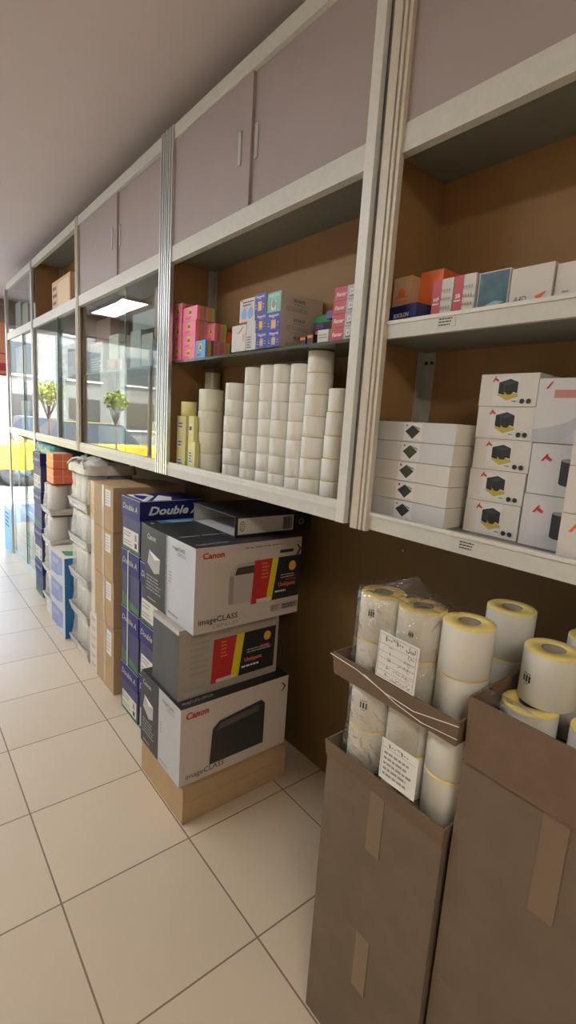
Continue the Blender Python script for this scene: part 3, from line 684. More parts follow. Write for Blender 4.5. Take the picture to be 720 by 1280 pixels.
for i in range(4):
    paper_carton((-2.346,-2.132), (YD,1.18), (zz[i]+.001, zz[i+1]-.004), 'navy copier paper carton, ' + nm[i] + ' of the column beside brown cartons', band=i in (1,2), sticker=i in (2,3,0) and i != 2)
z2 = [.004, .29, .56, .846]
for i in range(3):
    paper_carton((-2.116,-1.912), (YD+.002,1.18), (z2[i]+.001, z2[i+1]-.004), 'navy copier paper carton, ' + ['bottom','middle','top'][i] + ' of the column against printer boxes', sticker=True)
carton('software_box', 'flat black box with a cyan picture lid, behind the top printer box', 'box', (-2.112,-1.912), (.872,1.17), (.849, 1.028), DKCARD, None,
       [('r','+Z',.02,.22,.70,.96,CYAN), ('p','+Z',[(.05,.3),(.5,.5),(.65,.9),(.2,.8)],pm('pale_cyan_print',(.35,.65,.85),.3)), ('t','+Z',.2,.06,.034,'windows',WHITEP,{'bold':.02,'width':.13})])

# ------------------------------------------------------------------ printer boxes
WARMW = pm('warm_lit_card', (.63, .56, .52), .42, 0, .03, 10)  # white card tinted with the warm light from the right
def banner(u0, v0, u1, v1, slant=.02):
    """red, yellow and black sale sticker"""
    f = '+X'; U = u1-u0
    a, b = u0 + U*.30, u0 + U*.42
    its = [('p',f,[(u0,v0),(a,v0),(a+.05,v1),(u0+.02,v1)],REDP), ('p',f,[(a,v0),(b,v0),(b+.05,v1),(a+.05,v1)],YELP), ('p',f,[(b,v0),(u1,v0),(u1+.01,v1),(b+.05,v1)],BLACK),
           ('e',f,u1-.085,v1-.13,.018,.020,GOLD), ('l',f,u1-.15,v1-.32,u1-.02,v1-.24,2,REDC),
           ('t',f,b+.06,v0+(v1-v0)*.30,.024,'Undupont',REDP if False else pm('salmon_print',(.75,.20,.13),.5),{'bold':.03,'width':.085}), ('l',f,b+.03,v0+(v1-v0)*.14,u1-.10,v0+(v1-v0)*.24,1,WHITEP), ('l',f,b+.08,v0+(v1-v0)*.48,u1-.04,v0+(v1-v0)*.60,2,LGREY),
           ('l',f,u0+.09,v0+(v1-v0)*.55,u0+.16,v0+(v1-v0)*.95,5,pm('orange_print',(.8,.25,.05),.5)), ('r',f,u0+.05,v0+.005,a+.05,v0+.055,OFFW), ('r',f,u0+.01,v0+.005,u0+.045,v0+.055,REDP)]
    return its
def printer_art(u0, v0, u1, v1, dark=False):
    f = '+X'; U, V = u1-u0, v1-v0
    body = pm('printer_art_grey', (.50,.46,.45), .5); shade = pm('printer_art_shade', (.35,.31,.30), .5)
    return [('p',f,[(u0,v0),(u0+U*.02,v0+V*.75),(u0+U*.10,v0+V*.92),(u0+U*.25,v1),(u1,v1),(u1,v0+V*.02)],body), ('p',f,[(u0+U*.02,v0+V*.04),(u0+U*.02,v0+V*.72),(u0+U*.12,v0+V*.72),(u0+U*.12,v0+V*.02)],shade),
            ('p',f,[(u0+U*.16,v0+V*.72),(u0+U*.22,v0+V*.90),(u0+U*.9,v0+V*.92),(u0+U*.9,v0+V*.72)],pm('printer_art_dark',(.07,.06,.06),.4)), ('r',f,u0+U*.12,v0+V*.02,u0+U*.14,v0+V*.7,shade)]
def printer_box(x, y, z, label, its_side, face_split, greyface, extra_front=()):
    its = [('r','-Y',.0,.0,face_split,1,DKCARD), ('t','-Y',.05,.84,.030,'Canon',LGREY,{'bold':.02,'width':.08}), ('p','-Y',[(.06,.52),(.10,.70),(.34,.64),(.33,.46),(.22,.42)],LGREY), ('p','-Y',[(.10,.70),(.22,.60),(.34,.64)],WHITEP), ('l','-Y',.05,.16,.42,.38,5,GREYP), ('l','-Y',.08,.05,.28,.08,1,LGREY),
           ('t','-Y',face_split+.10,.88,.020,'imageCLASS',BLACK,{'width':.10}), ('t','-Y',face_split+.20,.82,.018,'LBP6230',GREYP,{'width':.07}), ('l','-Y',face_split+.05,.44,face_split+.10,.60,4,GREYP), ('l','-Y',face_split+.04,.05,face_split+.28,.10,1,GREYP),
           ('t','+Zx',.04,.06,.026,'imageCLASS LBP6230',LGREY,{'width':.13}), ('l','+Zx',.04,.35,.9,.4,1,GREYP)]
    its += list(extra_front) + list(its_side)
    o = carton('printer_box', label, 'carton', x, y, z, WARMW, {'-Y': greyface, '+Z': DKCARD}, its, 'printer boxes in the front stack', bev=.0025)
    return o
FACEB = pm('daylit_face_card', (.56,.59,.66), .38, 0, .03, 8)  # white card of the aisle face, tinted with cool daylight from the left
s1 = [('t','+X',.055,.872,.030,'Canon',REDP,{'bold':.03,'width':.088})]
s1 += printer_art(.285, .275, .62, .765) + banner(.50, .235, .99, .775)
s1 += [('t','+X',.03,.115,.030,'imageCLASS',BLACK,{'width':.165,'bold':.01}), ('t','+X',.16,.040,.020,'LBP6230',GREYP,{'width':.105}), ('b','+X',.70,.09,.79,.17,GREYP), ('r','+X',.81,.09,.98,.17,GREYP), ('l','+X',.82,.10,.97,.16,2,BLACK),
       ('l','+X',.42,.925,.80,.965,1,GREYP), ('r','+X',.76,.83,.90,.87,BLACK), ('p','+X',[(.93,.78),(.965,.86),(.93,.92),(.945,.92),(.985,.86),(.945,.78)],BLACK)]
pb1 = printer_box((-1.895,-1.467), (.80,1.275), (.747,1.063), 'white printer box with red Canon lettering, topmost of the front stack', s1, .49, FACEB)
# clear packing tape at the left corner
patch('packing_tape', pb1, '-Y', .46, .0, .52, 1.0, thin_clear('packing_tape', (.95,.95,.93), .12, .5, .15, 3, .3, 60, .05))
s2 = banner(.30, .115, .96, .76) + [('l','+X',.1,.3,.28,.9,7,pm('kraft_line',(.38,.34,.29),.7)), ('r','+X',.05,.04,.25,.10,LGREY)]
o = carton('printer_box', 'grey plastic-faced printer box with sale sticker, second in the front stack', 'carton', (-1.755,-1.528), (.778,1.232), (.4665,.745), GREYK, {'-Y':GREYSIDE,'+Z':GREYK}, s2, 'printer boxes in the front stack')
patch('packing_tape', o, '-Y', .0, .93, 1, 1.0, pm('clear_tape_grey',(.45,.45,.45),.15))
s3 = [('t','+X',.04,.86,.036,'Canon',REDP,{'bold':.03,'width':.095,'shear':.15}), ('p','+X',[(.25,.15),(.27,.62),(.33,.70),(.72,.78),(.76,.72),(.76,.15)],pm('black_printer_art',(.035,.033,.032),.35)), ('p','+X',[(.30,.58),(.34,.66),(.70,.73),(.70,.64)],pm('printer_art_edge',(.12,.11,.11),.4)), ('p','+X',[(.92,.80),(.955,.86),(.92,.92),(.935,.92),(.975,.86),(.935,.80)],BLACK), ('t','+X',.05,.08,.03,'imageCLASS',BLACK,{'width':.165})]
printer_box((-1.832,-1.476), (.766,1.262), (.150,.465), 'white printer box with black printer picture, third in the front stack', s3, .48, pm('daylit_face_card2',(.50,.53,.55),.4,0,.03,8))  # aisle face again carries the cool daylight in its colour
o = carton('carton', 'flat kraft carton on the floor under the printer boxes', 'carton', (-1.84,-1.46), (.775,1.26), (.002,.149), KRAFT, None, (), None)
patch('tape', o, '+X', 0, .45, 1, .55, pm('tan_tape',(.50,.36,.22),.25))

# lever arch binder lying on the top printer box
bx0, bx1, by0, by1, bz0, bh = -1.895, -1.555, 1.012, 1.395, 1.0645, .080
root = empty('binder', ((bx0+bx1)/2, (by0+by1)/2, bz0), 'black lever arch binder lying open-end forward on the printer boxes', 'binder')
w, d = bx1-bx0, by1-by0
BIND = pm('black_binder_vinyl', (.028,.028,.030), .35, 0, .15, 60)
BINDI = pm('grey_binder_lining', (.50,.50,.51), .6, 0, .05, 30)
mb = MB(); mb.box(-w/2, w/2, -d/2, d/2, bh-.004, bh, BIND, {'-Z':BINDI}); mb.bevel(.0015); mb.done('front_cover', root)
mb = MB(); mb.box(-w/2, w/2, -d/2, d/2, 0, .004, BIND, {'+Z':BINDI}); mb.bevel(.0012); mb.done('back_cover', root)
mb = MB(); mb.box(w/2-.004, w/2, -d/2, d/2, .0045, bh-.0045, BIND, {'-X':BINDI}); sp = mb.done('spine', root)
mb = MB(); mb.box(-w/2, -w/2+.004, -d/2+.004, d/2, .0045, bh-.0045, BIND, {'+X':BINDI}); mb.done('edge_flap', root)
mb = MB(); y0l, y1l = -d/2+.012, -d/2+.285
mb.box(w/2+.0004, w/2+.0012, y0l, y1l, .008, bh-.008, LABELW)
dm = (0, y1l-y0l, bh-.016)
mb2 = MB()
prints(mb2, (0, y1l-y0l, bh-.016), [('e','+X',.07,.5,.012,.020,BLACK), ('e','+X',.07,.5,.010,.017,LABELW), ('l','+X',.05,.3,.09,.7,3,BLACK), ('b','+X',.80,.1,.97,.9,BLACK), ('r','+X',.22,.2,.222,.8,LGREY), ('r','+X',.40,.2,.402,.8,LGREY), ('r','+X',.56,.2,.562,.8,LGREY), ('r','+X',.70,.2,.702,.8,LGREY)])
for v in mb2.bm.verts: v.co += Vector((w/2+.0012, (y0l+y1l)/2, .008))
i_ = {}
for f in mb2.bm.faces: mb.poly([v.co.copy() for v in f.verts], mb2.mats[f.material_index])
mb2.bm.free(); mb.done('spine_label', sp)['label'] = 'white spine label'
mb = MB(); mb.lathe([(.009,0),(.013,0),(.013,.002),(.009,.002)], STEEL, 20, closed=True)
o = mb.done('finger_ring', sp, (w/2, d/2-.055, bh/2)); o.rotation_euler = (0, PI/2, 0)
mb = MB(); mb.tube([(-.02,-.03,.0045),(-.02,-.03,.045),(0,-.03,.055),(.03,-.03,.05),(.035,-.03,.0045)], .002, STEEL); mb.tube([(-.02,.05,.0045),(-.02,.05,.045),(0,.05,.055),(.03,.05,.05),(.035,.05,.0045)], .002, STEEL); mb.box(-.03,.05,-.05,.07,.0042,.0075, STEEL); mb.done('arch_mechanism', root)

# ------------------------------------------------------------------ brown cartons
zk = [.003, .372, .634, .896, 1.128]
KSTK = [(-2.735,-2.462), (-2.76,-2.47), (-2.772,-2.474), (-2.776,-2.476)]
nm4 = ['bottom', 'second from bottom', 'second from top', 'topmost']
for i in range(4):
    o = carton('kraft_carton', 'brown kraft carton with white label, ' + nm4[i] + ' of its column', 'carton', KSTK[i], (.872, 1.27), (zk[i]+.001, zk[i+1]-.0015), KRAFT, {'+X': KRAFT}, [('r','-Y',.0,.985,1,1,KRAFTD)], 'brown kraft cartons', bev=.004, rz=[0,.006,-.004,0][i])
    patch('shipping_label', o, '-Y', .62, .56, .88, .93, LABELW, [('l','',.1,.1,.9,.9,5,LGREY)] , label='white shipping label')
    patch('tape', o, '-Y', .44, .0, .56, 1, pm('tan_tape',(.50,.36,.22),.25))
    mb = MB(); w, d, h = o_dim[o.name]                     # top flaps meeting at a seam
    mb.box(-w/2+.002, w/2-.002, -d/2+.002, -.0015, h, h+.003, KRAFT); mb.box(-w/2+.002, w/2-.002, .0015, d/2-.002, h, h+.003, KRAFT); 
    if i == 3: mb.done('flap', o)
    else: mb.bm.free()
    if i in (1, 2): patch('red_tag', o, '-Y', .02, .82, .09, .90, pm('red_tag',(.75,.2,.15),.5))
# amber wrapped narrow cartons between the white wraps and the brown cartons
o = carton('wrapped_carton', 'narrow carton under crinkled amber tape, left of the top brown carton', 'carton', (-2.876,-2.784), (.88,1.2), (.902,1.122), KRAFT, None, (), 'narrow cartons')
patch('tape', o, '-Y', .25, .0, 1, 1, AMBER, label='crinkled amber tape')
o = carton('wrapped_carton', 'narrow cream edged carton below the amber taped one', 'carton', (-2.872,-2.784), (.885,1.2), (.60,.900), OFFW, None, (), 'narrow cartons')
patch('tape', o, '-Y', .55, .0, 1, 1, pm('cream_tape',(.68,.56,.36),.3,0,.25,60,.4))
o = carton('wrapped_carton', 'narrow cream carton above the white lettered boxes', 'carton', (-2.872,-2.780), (.885,1.2), (.345,.599), OFFW, None, (), 'narrow cartons')
patch('tape', o, '-Y', .62, .0, 1, 1, pm('cream_tape',(.68,.56,.36),.3,0,.25,60,.4))
for i in range(6):
    carton('envelope_box', 'small white box with grey lettering, ' + ORD[i] + ' of six on the floor', 'box', (-2.872,-2.745), (.876,1.1), (.003+.0565*i, .0585+.0565*i), pm('warm_white_box',(.72,.66,.57),.55,0,.03,12), None, [('l','-Y',.25,.25,.85,.75,2,GREYP)], 'white lettered boxes', bev=.002)

# ------------------------------------------------------------------ shrink-wrapped trays of rolls (far columns)
def hull(x0, x1, y0, y1, z0, z1, m, sag=.006, r=.03, nz=6, flare=0.0, seed=1, top=True):
    """a film skin: rounded rectangle rings that pull in and crumple a little"""
    rnd = random.Random(seed); mb = MB(); rings = []
    NS = [max(1, int((((x1-x0) if i % 8 in (3,) else (y1-y0))-2*r)/.03)) if i % 4 == 3 else 1 for i in range(16)]
    for k in range(nz+1):
        t = k/nz; z = z0 + (z1-z0)*t; ring = []
        f = flare*(1-t)**2
        X0, X1, Y0, Y1 = x0-f, x1+f, y0-f, y1+f
        pts = []
        for cx, cy, a0 in ((X1-r,Y1-r,0),(X0+r,Y1-r,PI/2),(X0+r,Y0+r,PI),(X1-r,Y0+r,3*PI/2)):
            for q in range(4): pts.append((cx + r*math.cos(a0+q*PI/6), cy + r*math.sin(a0+q*PI/6)))
        full = []
        for i in range(len(pts)):
            a, b = pts[i], pts[(i+1) % len(pts)]
            n = NS[i]
            for q in range(n): full.append((a[0]+(b[0]-a[0])*q/n, a[1]+(b[1]-a[1])*q/n))
        for p in full:
            ring.append(mb.bm.verts.new((p[0]+rnd.uniform(-sag,sag), p[1]+rnd.uniform(-sag,sag), z+rnd.uniform(-sag,sag)*(0 if k in (0,) else 1))))
        rings.append(ring)
    i = mb.mi(m)
    for a, b in zip(rings, rings[1:]):
        n = len(a)
        for q in range(n):
            f = mb.bm.faces.new((a[q], a[(q+1)%n], b[(q+1)%n], b[q])); f.smooth = True; f.material_index = i
    if top:
        c = Vector((0,0,0))
        for v in rings[-1]: c += v.co
        c /= len(rings[-1]); prev = rings[-1]
        for s_ in (.7, .35):
            nr = []
            for v in rings[-1]:
                nr.append(mb.bm.verts.new((c.x+(v.co.x-c.x)*s_+rnd.uniform(-sag,sag), c.y+(v.co.y-c.y)*s_+rnd.uniform(-sag,sag), c.z+rnd.uniform(-sag,sag)*1.5)))
            n = len(nr)
            for q in range(n):
                f = mb.bm.faces.new((prev[q], prev[(q+1)%n], nr[(q+1)%n], nr[q])); f.smooth = True; f.material_index = i
            prev = nr
        f = mb.bm.faces.new(prev); f.material_index = i
    return mb
def tray_mesh(x0, x1, y0, y1, z0, z1, m, t=.004, flare=.0):
    mb = MB()
    mb.box(x0, x1, y0, y1, z0, z0+t, m)
    mb.box(x0, x1, y0, y0+t, z0+t, z1, m); mb.box(x0, x1, y1-t, y1, z0+t, z1, m)
    mb.box(x0, x0+t, y0+t, y1-t, z0+t, z1, m); mb.box(x1-t, x1, y0+t, y1-t, z0+t, z1, m)
    if flare:
        for v in mb.bm.verts:
            if v.co.z > z1-.002:
                v.co.x += flare if v.co.x > 0 else -flare; v.co.y += flare if v.co.y > 0 else -flare
    return mb
BIGROLL = MB()
def big_roll_mesh(r, h, hole):
    mb = MB(); e = .0018
    prof = [(hole,.0),(r-e,.0),(r,e),(r,h-.0035),(r,h-e),(r-e,h),(hole,h)]
    mb.lathe(prof, PAPER, 48, ms=[YELLOW, PAPER, PAPER, YELLOW, YELLOW, YELLOW, CORE], closed=True)
    return mb
def wrapped_tray(loc, W, D, layers, lip, label, group, nx, ny, bag=False, seed=1, rolls=True):
    root = empty('wrapped_roll_tray', loc, label, 'wrapped tray', group)
    H = lip*.25 + layers*.092
    tray_mesh(-W/2-.012, W/2+.012, -D/2-.012, D/2+.012, 0, lip, PLAST if bag else TRAYC, flare=.012).done('tray', root)
    r = min(W/nx, D/ny)/2 - .001
    m0 = None
    for i in range(nx):
        for j in range(ny):
            mb = roll_mesh(r, H-.006, (PAPER, PYEL), .012, 24) if m0 is None else None
            if m0 is None: m0 = mb.done('roll', root, (-W/2 + (i+.5)*W/nx, -D/2 + (j+.5)*D/ny, .005))
            else:
                c = m0.copy(); COL.objects.link(c); c.parent = root; c.location = (-W/2 + (i+.5)*W/nx, -D/2 + (j+.5)*D/ny, .005)
    hull(-W/2-.006, W/2+.006, -D/2-.006, D/2+.006, .012, H+.004, BAGFILM, .005, .035, 6, .012, seed).done('shrink_film', root)
    return root
# column of bagged white rolls (in front of it the floor): pitch .225
ztr = [.004, .036, .261, .486, .711, .936]
for i in range(5):
    wrapped_tray((-3.066, 1.01, .008+.2285*i), .325, .255, 2.15, .055, 'film-wrapped tray of white rolls, ' + ORD[i] + ' of the column left of brown cartons', 'film wrapped white roll trays', 3, 2, True, i+3)
# the open crumpled bag on top
root = empty('plastic_bag', (-3.06, 1.01, 1.1435), 'crumpled milky plastic bag with a folded collar on top of the wrapped trays', 'bag')
hull(-.185, .185, -.15, .15, 0, .055, PLAST, .006, .04, 3, 0, 21, False).done('collar', root)
mb = hull(-.165, .165, -.13, .13, .03, .086, PLAST, .014, .05, 5, .0, 33)
for v in mb.bm.verts:
    v.co.x *= 1 - .55*max(0, v.co.z-.04)/.08; v.co.y *= 1 - .25*max(0, v.co.z-.04)/.08
    v.co.x += .5*max(0, v.co.z-.04)
mb.done('crumpled_film', root)
mb = MB(); mb.tube([(-.16,-.155,.04),(-.08,-.15,.075),(0,-.14,.088),(.09,-.12,.08)], .006, PLAST); mb.tube([(.17,-.155,.04),(.11,-.15,.07),(.06,-.12,.085)], .006, PLAST); mb.done('fold', root)

# column with red-orange bundles on white wraps on blue boxes
for i in range(4):
    wrapped_tray((-3.785, .99, .105 + .2205*i),   .21, .24, 2.1, .045, 'wrapped white roll tray, ' + ['bottom','second from bottom','second from top','top'][i] + ' of the column under the orange bundles', 'white roll trays under the orange bundles', 2, 2, True, 50+i)
carton('carton', 'low cream carton on the floor under the wrapped trays', 'carton', (-3.895,-3.68), (.87,1.12), (.002,.103), OFFW)
for i in range(2):
    root_ = MB(); cw, cd, ch = .092, .066, .0525; nxx, nyy = (2, 2) if i else (2, 3)
    SEAM = pm('pale_seam', (.90,.70,.60), .5)
    for a in range(nxx):
        for b in range(nyy):
            for c in range(2):
                root_.box((a-nxx/2)*cw+.002, (a-nxx/2+1)*cw-.002, (b)*cd+.002, (b+1)*cd-.002, c*ch+.0018, (c+1)*ch-.0018, ORANGER, {'+Z': pm('peach_end',(.82,.58,.33),.6)})
    root_.bevel(.005, 2)
    root_.box(-nxx/2*cw+.0035, nxx/2*cw-.0035, .0035, nyy*cd-.0035, .0025, 2*ch-.004, SEAM)
    o = root_.done('roll_bundle', None, (-3.755, .875, .9905 + .1065*i)); tag(o, ['red orange bundle of small rolls, lower and wider of two','red orange bundle of small rolls with peach top, upper of two'][i], 'bundle', 'red orange bundles')
zz3 = [.003, .187, .371, .555]
for i in range(3):
    its = [('r','-Y',.06,.14,.86,.90,pm('periwinkle_print',(.25,.30,.55),.5,0,.2,10)), ('p','-Y',[(.06,.14),(.5,.14),(.86,.3),(.86,.14)],BLUEW), ('l','-Y',.15,.55,.6,.75,2,BLUEW),
           ('r','+X',.0,.0,1,1,MIDBLUE), ('r','+X',.42,.35,.58,.7,BLUEW), ('r','+X',.45,.4,.55,.65,MIDBLUE)]
    if i == 2: its += [('p','+Z',[(.45,.12),(.80,.10),(.95,.55),(.60,.55)],GREEN)]
    carton('paper_box', 'blue sided white paper box' + [' at floor level',' in the middle',' with green mark on top'][i] + ' of a stack of three', 'box', (-3.655,-3.292), (.845,1.10), (zz3[i]+.0008, zz3[i+1]-.0008), pm('warm_white_top',(.74,.68,.60),.5,0,.03,10), {'-Y': BLUEW, '+X': MIDBLUE}, its, 'blue and white paper boxes')

# far navy column
zz5 = [.003, .286, .574, .868, 1.165]
for i in range(4):
    o = paper_carton((-4.40,-4.155), (.905,1.2), (zz5[i]+.001, zz5[i+1]-.004), 'navy copier paper carton, ' + nm[i] + ' of the far column beside the glass case', sticker=i in (3,1))
root = empty('wrapped_bundle', (-4.10, 1.04, 1.168), 'teal plastic wrapped bundle under the cabinet on the far navy cartons', 'bundle')
mb = hull(-.30, .22, -.12, .12, 0, .060, TEALW, .009, .04, 4, 0, 77); mb.done('teal_film', root)
mb = MB(); mb.box(-.26, -.02, -.09, .09, .003, .045, OFFW); mb.bevel(.01); mb.done('packet', root)

# ------------------------------------------------------------------ glass floor display case at the far left
root = empty('floor_display_case', (-5.1, .96, 0), 'glass floor display case with shelves coloured as lit beside the far entrance', 'display case')
iv = Vector((5.1, -.96, 0))
mb = MB(); mb.box(-5.56,-4.46, .95, 1.35, .0, .06, ALU); mb.done('plinth', root, iv)
mb = MB(); mb.box(-5.56,-4.46, 1.34, 1.35, .06, 1.24, pm('case_back',(.45,.50,.50),.6)); mb.done('back_panel', root, iv)
mb = MB(); mb.box(-4.47,-4.455, .96, 1.34, .06, 1.24, GLASS); mb.done('side_glass', root, iv)
for a, b, yy in ((-5.55,-4.98,.955),(-5.02,-4.47,.965)):
    mb = MB(); mb.box(a, b, yy, yy+.005, .06, 1.235, GLASS); p = mb.done('glass_door', root, iv)
    mb = MB(); mb.box(b-.008, b, yy-.001, yy+.006, .06, 1.235, pm('glass_edge_green', (.05,.14,.11), .2)); mb.done('edge', p)
for zz in (.50, .88):
    mb = MB(); mb.box(-5.54,-4.48, .985, 1.33, zz, zz+.008, pm('lit_edge_glass',(.75,.85,.85),.1)); mb.done('shelf', root, iv)  # pale shelf colour stands in for light caught by the glass edges
GD = 'goods in the floor display case'
for k,(x,z,m,lab) in enumerate((((-5.3,-5.05),(.889,1.05),WCARDB,'white box on upper shelf of the glass floor case'),((-4.95,-4.72),(.889,1.00),SKYB,'blue box on upper shelf of the glass floor case'),((-5.25,-4.95),(.509,.70),WCARD,'white box on lower shelf of the glass floor case'),
        ((-4.9,-4.66),(.509,.74),BLUE,'cobalt box on lower shelf of the glass floor case'),((-5.3,-5.1),(.061,.30),TEALP,'teal box at the bottom of the glass floor case'),((-5.0,-4.9),(.061,.40),REDC,'red narrow box at the bottom of the glass floor case'),((-4.85,-4.7),(.061,.42),GREEN,'green narrow box at the bottom of the glass floor case'),((-5.4,-4.8),(1.06,1.19),pm('amber_box',(.80,.55,.12),.4),'amber box on white carton at top of the glass floor case'))):
    if k == 7: z = (1.052, 1.18); x = (-5.4,-5.0)
    carton('display_box', lab, 'box', x, (1.02,1.25), z, m, None, [('r','-Y',.1,.1,.9,.4,WCARD if m is not WCARD else BLUE), ('l','-Y',.1,.5,.9,.9,3,WHITEP if m is not WCARD else NAVY)], GD)
o = MB().box(-.17,.17,-.002,.002,0,.46,SIGNB); prints(o, (.34,.004,.46), [('l','-Y',.2,.55,.8,.92,4,NAVY)])
o = o.done('paper_sign', None, (-5.78, .93, .003)); tag(o, 'light blue paper sign standing by the far post', 'sign')
mb = MB(); mb.box(-.02,.02,-.22,.22,0,.62,SIGNO)
for k in range(24):
    a0, a1 = 2*PI*k/24, 2*PI*(k+1)/24
    mb.poly([(.0206, r_*math.cos(a), .14+r_*math.sin(a)) for r_, a in ((.13,a0),(.115,a0),(.115,a1),(.13,a1))][::-1], REDC)
mb.box(.0202,.021,-.05,.05,.06,.15,REDC)
o = mb.done('hanging_sign', None, (XF+.16, 1.13, 1.86)); tag(o, 'salmon orange sign with a red ring by the entrance', 'sign')
mb = MB(); mb.tube([(0,-.15,0),(0,-.15,.2)], .004, STEEL); mb.tube([(0,.15,0),(0,.15,.2)], .004, STEEL); mb.tube([(0,-.15,.2),(0,.15,.2)], .004, STEEL); mb.done('hanger', o, (0,0,.62))
mb = MB(); mb.box(-.12,.0,-.02,.02,.0,.03,STEEL); mb.done('bracket', o, (-.02, 0, .55))

# ------------------------------------------------------------------ label roll trays, lower right
def near_tray(x0, x1, y0, y1, z0, lip, label, film_top, seed, film=True, filmx=None):
    root = empty('label_roll_tray', ((x0+x1)/2, (y0+y1)/2, z0), label, 'tray', 'cardboard trays of label rolls')
    W, D = x1-x0, y1-y0
    tray_mesh(-W/2, W/2, -D/2, D/2, 0, lip, TRAYC, .004, .004).done('card_tray', root)
    if film:
        a, b = filmx or (-W/2, W/2)
        mb = hull(a+.018, a+.2195, -D/2+.008, -D/2+.112, .006, film_top, FILM, .0016, .046, 9, .0, seed)
        zt_ = film_top
        for v in mb.bm.verts:
            k = max(0, (.085 - v.co.z)/.085)
            if v.co.x < a+.09: v.co.x -= .016*k
            v.co.y += .05*max(0, v.co.y+D/2-.07)/.04*k
        # the skin draws in towards the roll tops and peaks where it is gathered
        mb.done('shrink_film', root)
    return root
RH, RR = .1005, .0482
big = None
def big_roll(x, y, z, label, sticker=False, rz=0.0):
    global big
    G_ = 'label rolls in the cardboard trays'
    if big is None:
        o = big_roll_mesh(RR, RH, .0205).done('label_roll', None, (x,y,z), rz); tag(o, label, 'label roll', G_)
        mb = MB(); mb.lathe([(.0175,.001),(.0202,.001),(.0202,RH-.001),(.0175,RH-.001)], CORE, 32, closed=True); mb.done('core', o)
        big = o
    else:
        o = copy_tree(big, (x,y,z), label, G_, rz)
    if sticker:
        mb = MB(); rr = RR + .0006
        a_c, zc, wA, hh = sticker
        for k in range(8):
            a0, a1 = a_c + wA*(k/8-.5), a_c + wA*((k+1)/8-.5)
            if k % 3 != 2: mb.poly([(rr*math.cos(a), rr*math.sin(a), zz) for a, zz in ((a0,zc-hh*.6),(a1,zc-hh*.6),(a1,zc+hh*.6),(a0,zc+hh*.6))], BLACK)
            mb.poly([(rr*math.cos(a), rr*math.sin(a), zz) for a, zz in ((a0,zc+hh*.8),(a1,zc+hh*.8),(a1,zc+hh),(a0,zc+hh))], GREYP)
            if 1 < k < 6: mb.poly([(rr*math.cos(a), rr*math.sin(a), zz) for a, zz in ((a0,zc-hh),(a1,zc-hh),(a1,zc-hh*.8),(a0,zc-hh*.8))], GREYP)
        mb.done('barcode_print', o)
    return o
T1 = near_tray(-.738,-.421,.765,1.065,.950,.050,'brown card tray of film-wrapped label rolls, upper of two on kraft cartons', .2095, 5)
zt = .9550
pos1 = [(-.664,.824),(-.566,.831),(-.470,.845)]
names = ['left','middle','right']
for k,(x,y) in enumerate(pos1):
    big_roll(x, y, zt, 'white label roll, lower layer, ' + names[k] + ' of front row in the upper tray', rz=.3*k)
    s = (-1.36,.062,.30,.010) if k == 0 else ((-1.34,.052,.20,.0065) if k == 1 else False)
    big_roll(x + (.002 if k == 2 else 0), y-(.004 if k == 2 else 0), zt+RH+.0006, ['white label roll with barcode and yellow top at the left under film','white label roll with yellow top in the middle, above the label card','white label roll with yellow top, right of the front row, no barcode'][k], s, rz=0)
big_roll(-.468, .998, zt, 'white label roll, lower layer, back row of the upper tray', rz=.4)
big_roll(-.466, .998, zt+RH+.0006, 'dim label roll with yellow top behind the front row', rz=.7)
# gathered crest of film and loose flaps
mb = MB()
def sheet(mb, pts_grid, m):
    rows = [[mb.bm.verts.new(p) for p in r] for r in pts_grid]; i = mb.mi(m)
    for a, b in zip(rows, rows[1:]):
        for q in range(len(a)-1):
            f = mb.bm.faces.new((a[q], a[q+1], b[q+1], b[q])); f.smooth = True; f.material_index = i
rnd = random.Random(9)
C1 = Vector((-.5795,.915,.950))
crest = []
for k in range(5):
    t = k/4; row = []
    for q in range(15):
        s = q/14; x = -.13 + .21*s + rnd.uniform(-.003,.003); y = -.075 + .055*t + rnd.uniform(-.004,.004)
        z = .2105 + .030*math.sin(PI*t*.5)*(.12 + .88*math.exp(-((s-.34)/.17)**2)) + rnd.uniform(-.002,.002)
        row.append((x, y, z))
    crest.append(row)
sheet(mb, crest, FILM); mb.done('film_crest', T1)
# label card stuck to the film
mb = MB(); cw, ch = .098, .098
cx, cyy, cz = -.563, .7575, 1.054
rotc = Matrix.Rotation(-.015, 4, 'Y')
mb.box(-cw/2, cw/2, 0, .0006, -ch/2, ch/2, LABELW)
DMC = (cw, 0, ch)
its = []
for k in range(7):
    v = .04 + .92*[0,.15,.30,.45,.60,.78,1][k]; its.append(('r','-Y',.04,v-.004,.96,v+.004,GREYP))
its += [('r','-Y',.035,.04,.045,.96,GREYP), ('r','-Y',.955,.04,.965,.96,GREYP)]
AR = {'label': '\ufedf\ufbff\ufe92\ufede'[::-1], 'noe': '\u0646\u0648\u0639'[::-1]}
its += [('t','-Y',.18,.84,.014,'\u06f1\u06f0\u06f0*\u06f1\u06f0\u06f0',BLACK,{'bold':.02,'width':.045}), ('t','-Y',.93,.84,.013,AR['label'],BLACK,{'align':'R','bold':.015})]
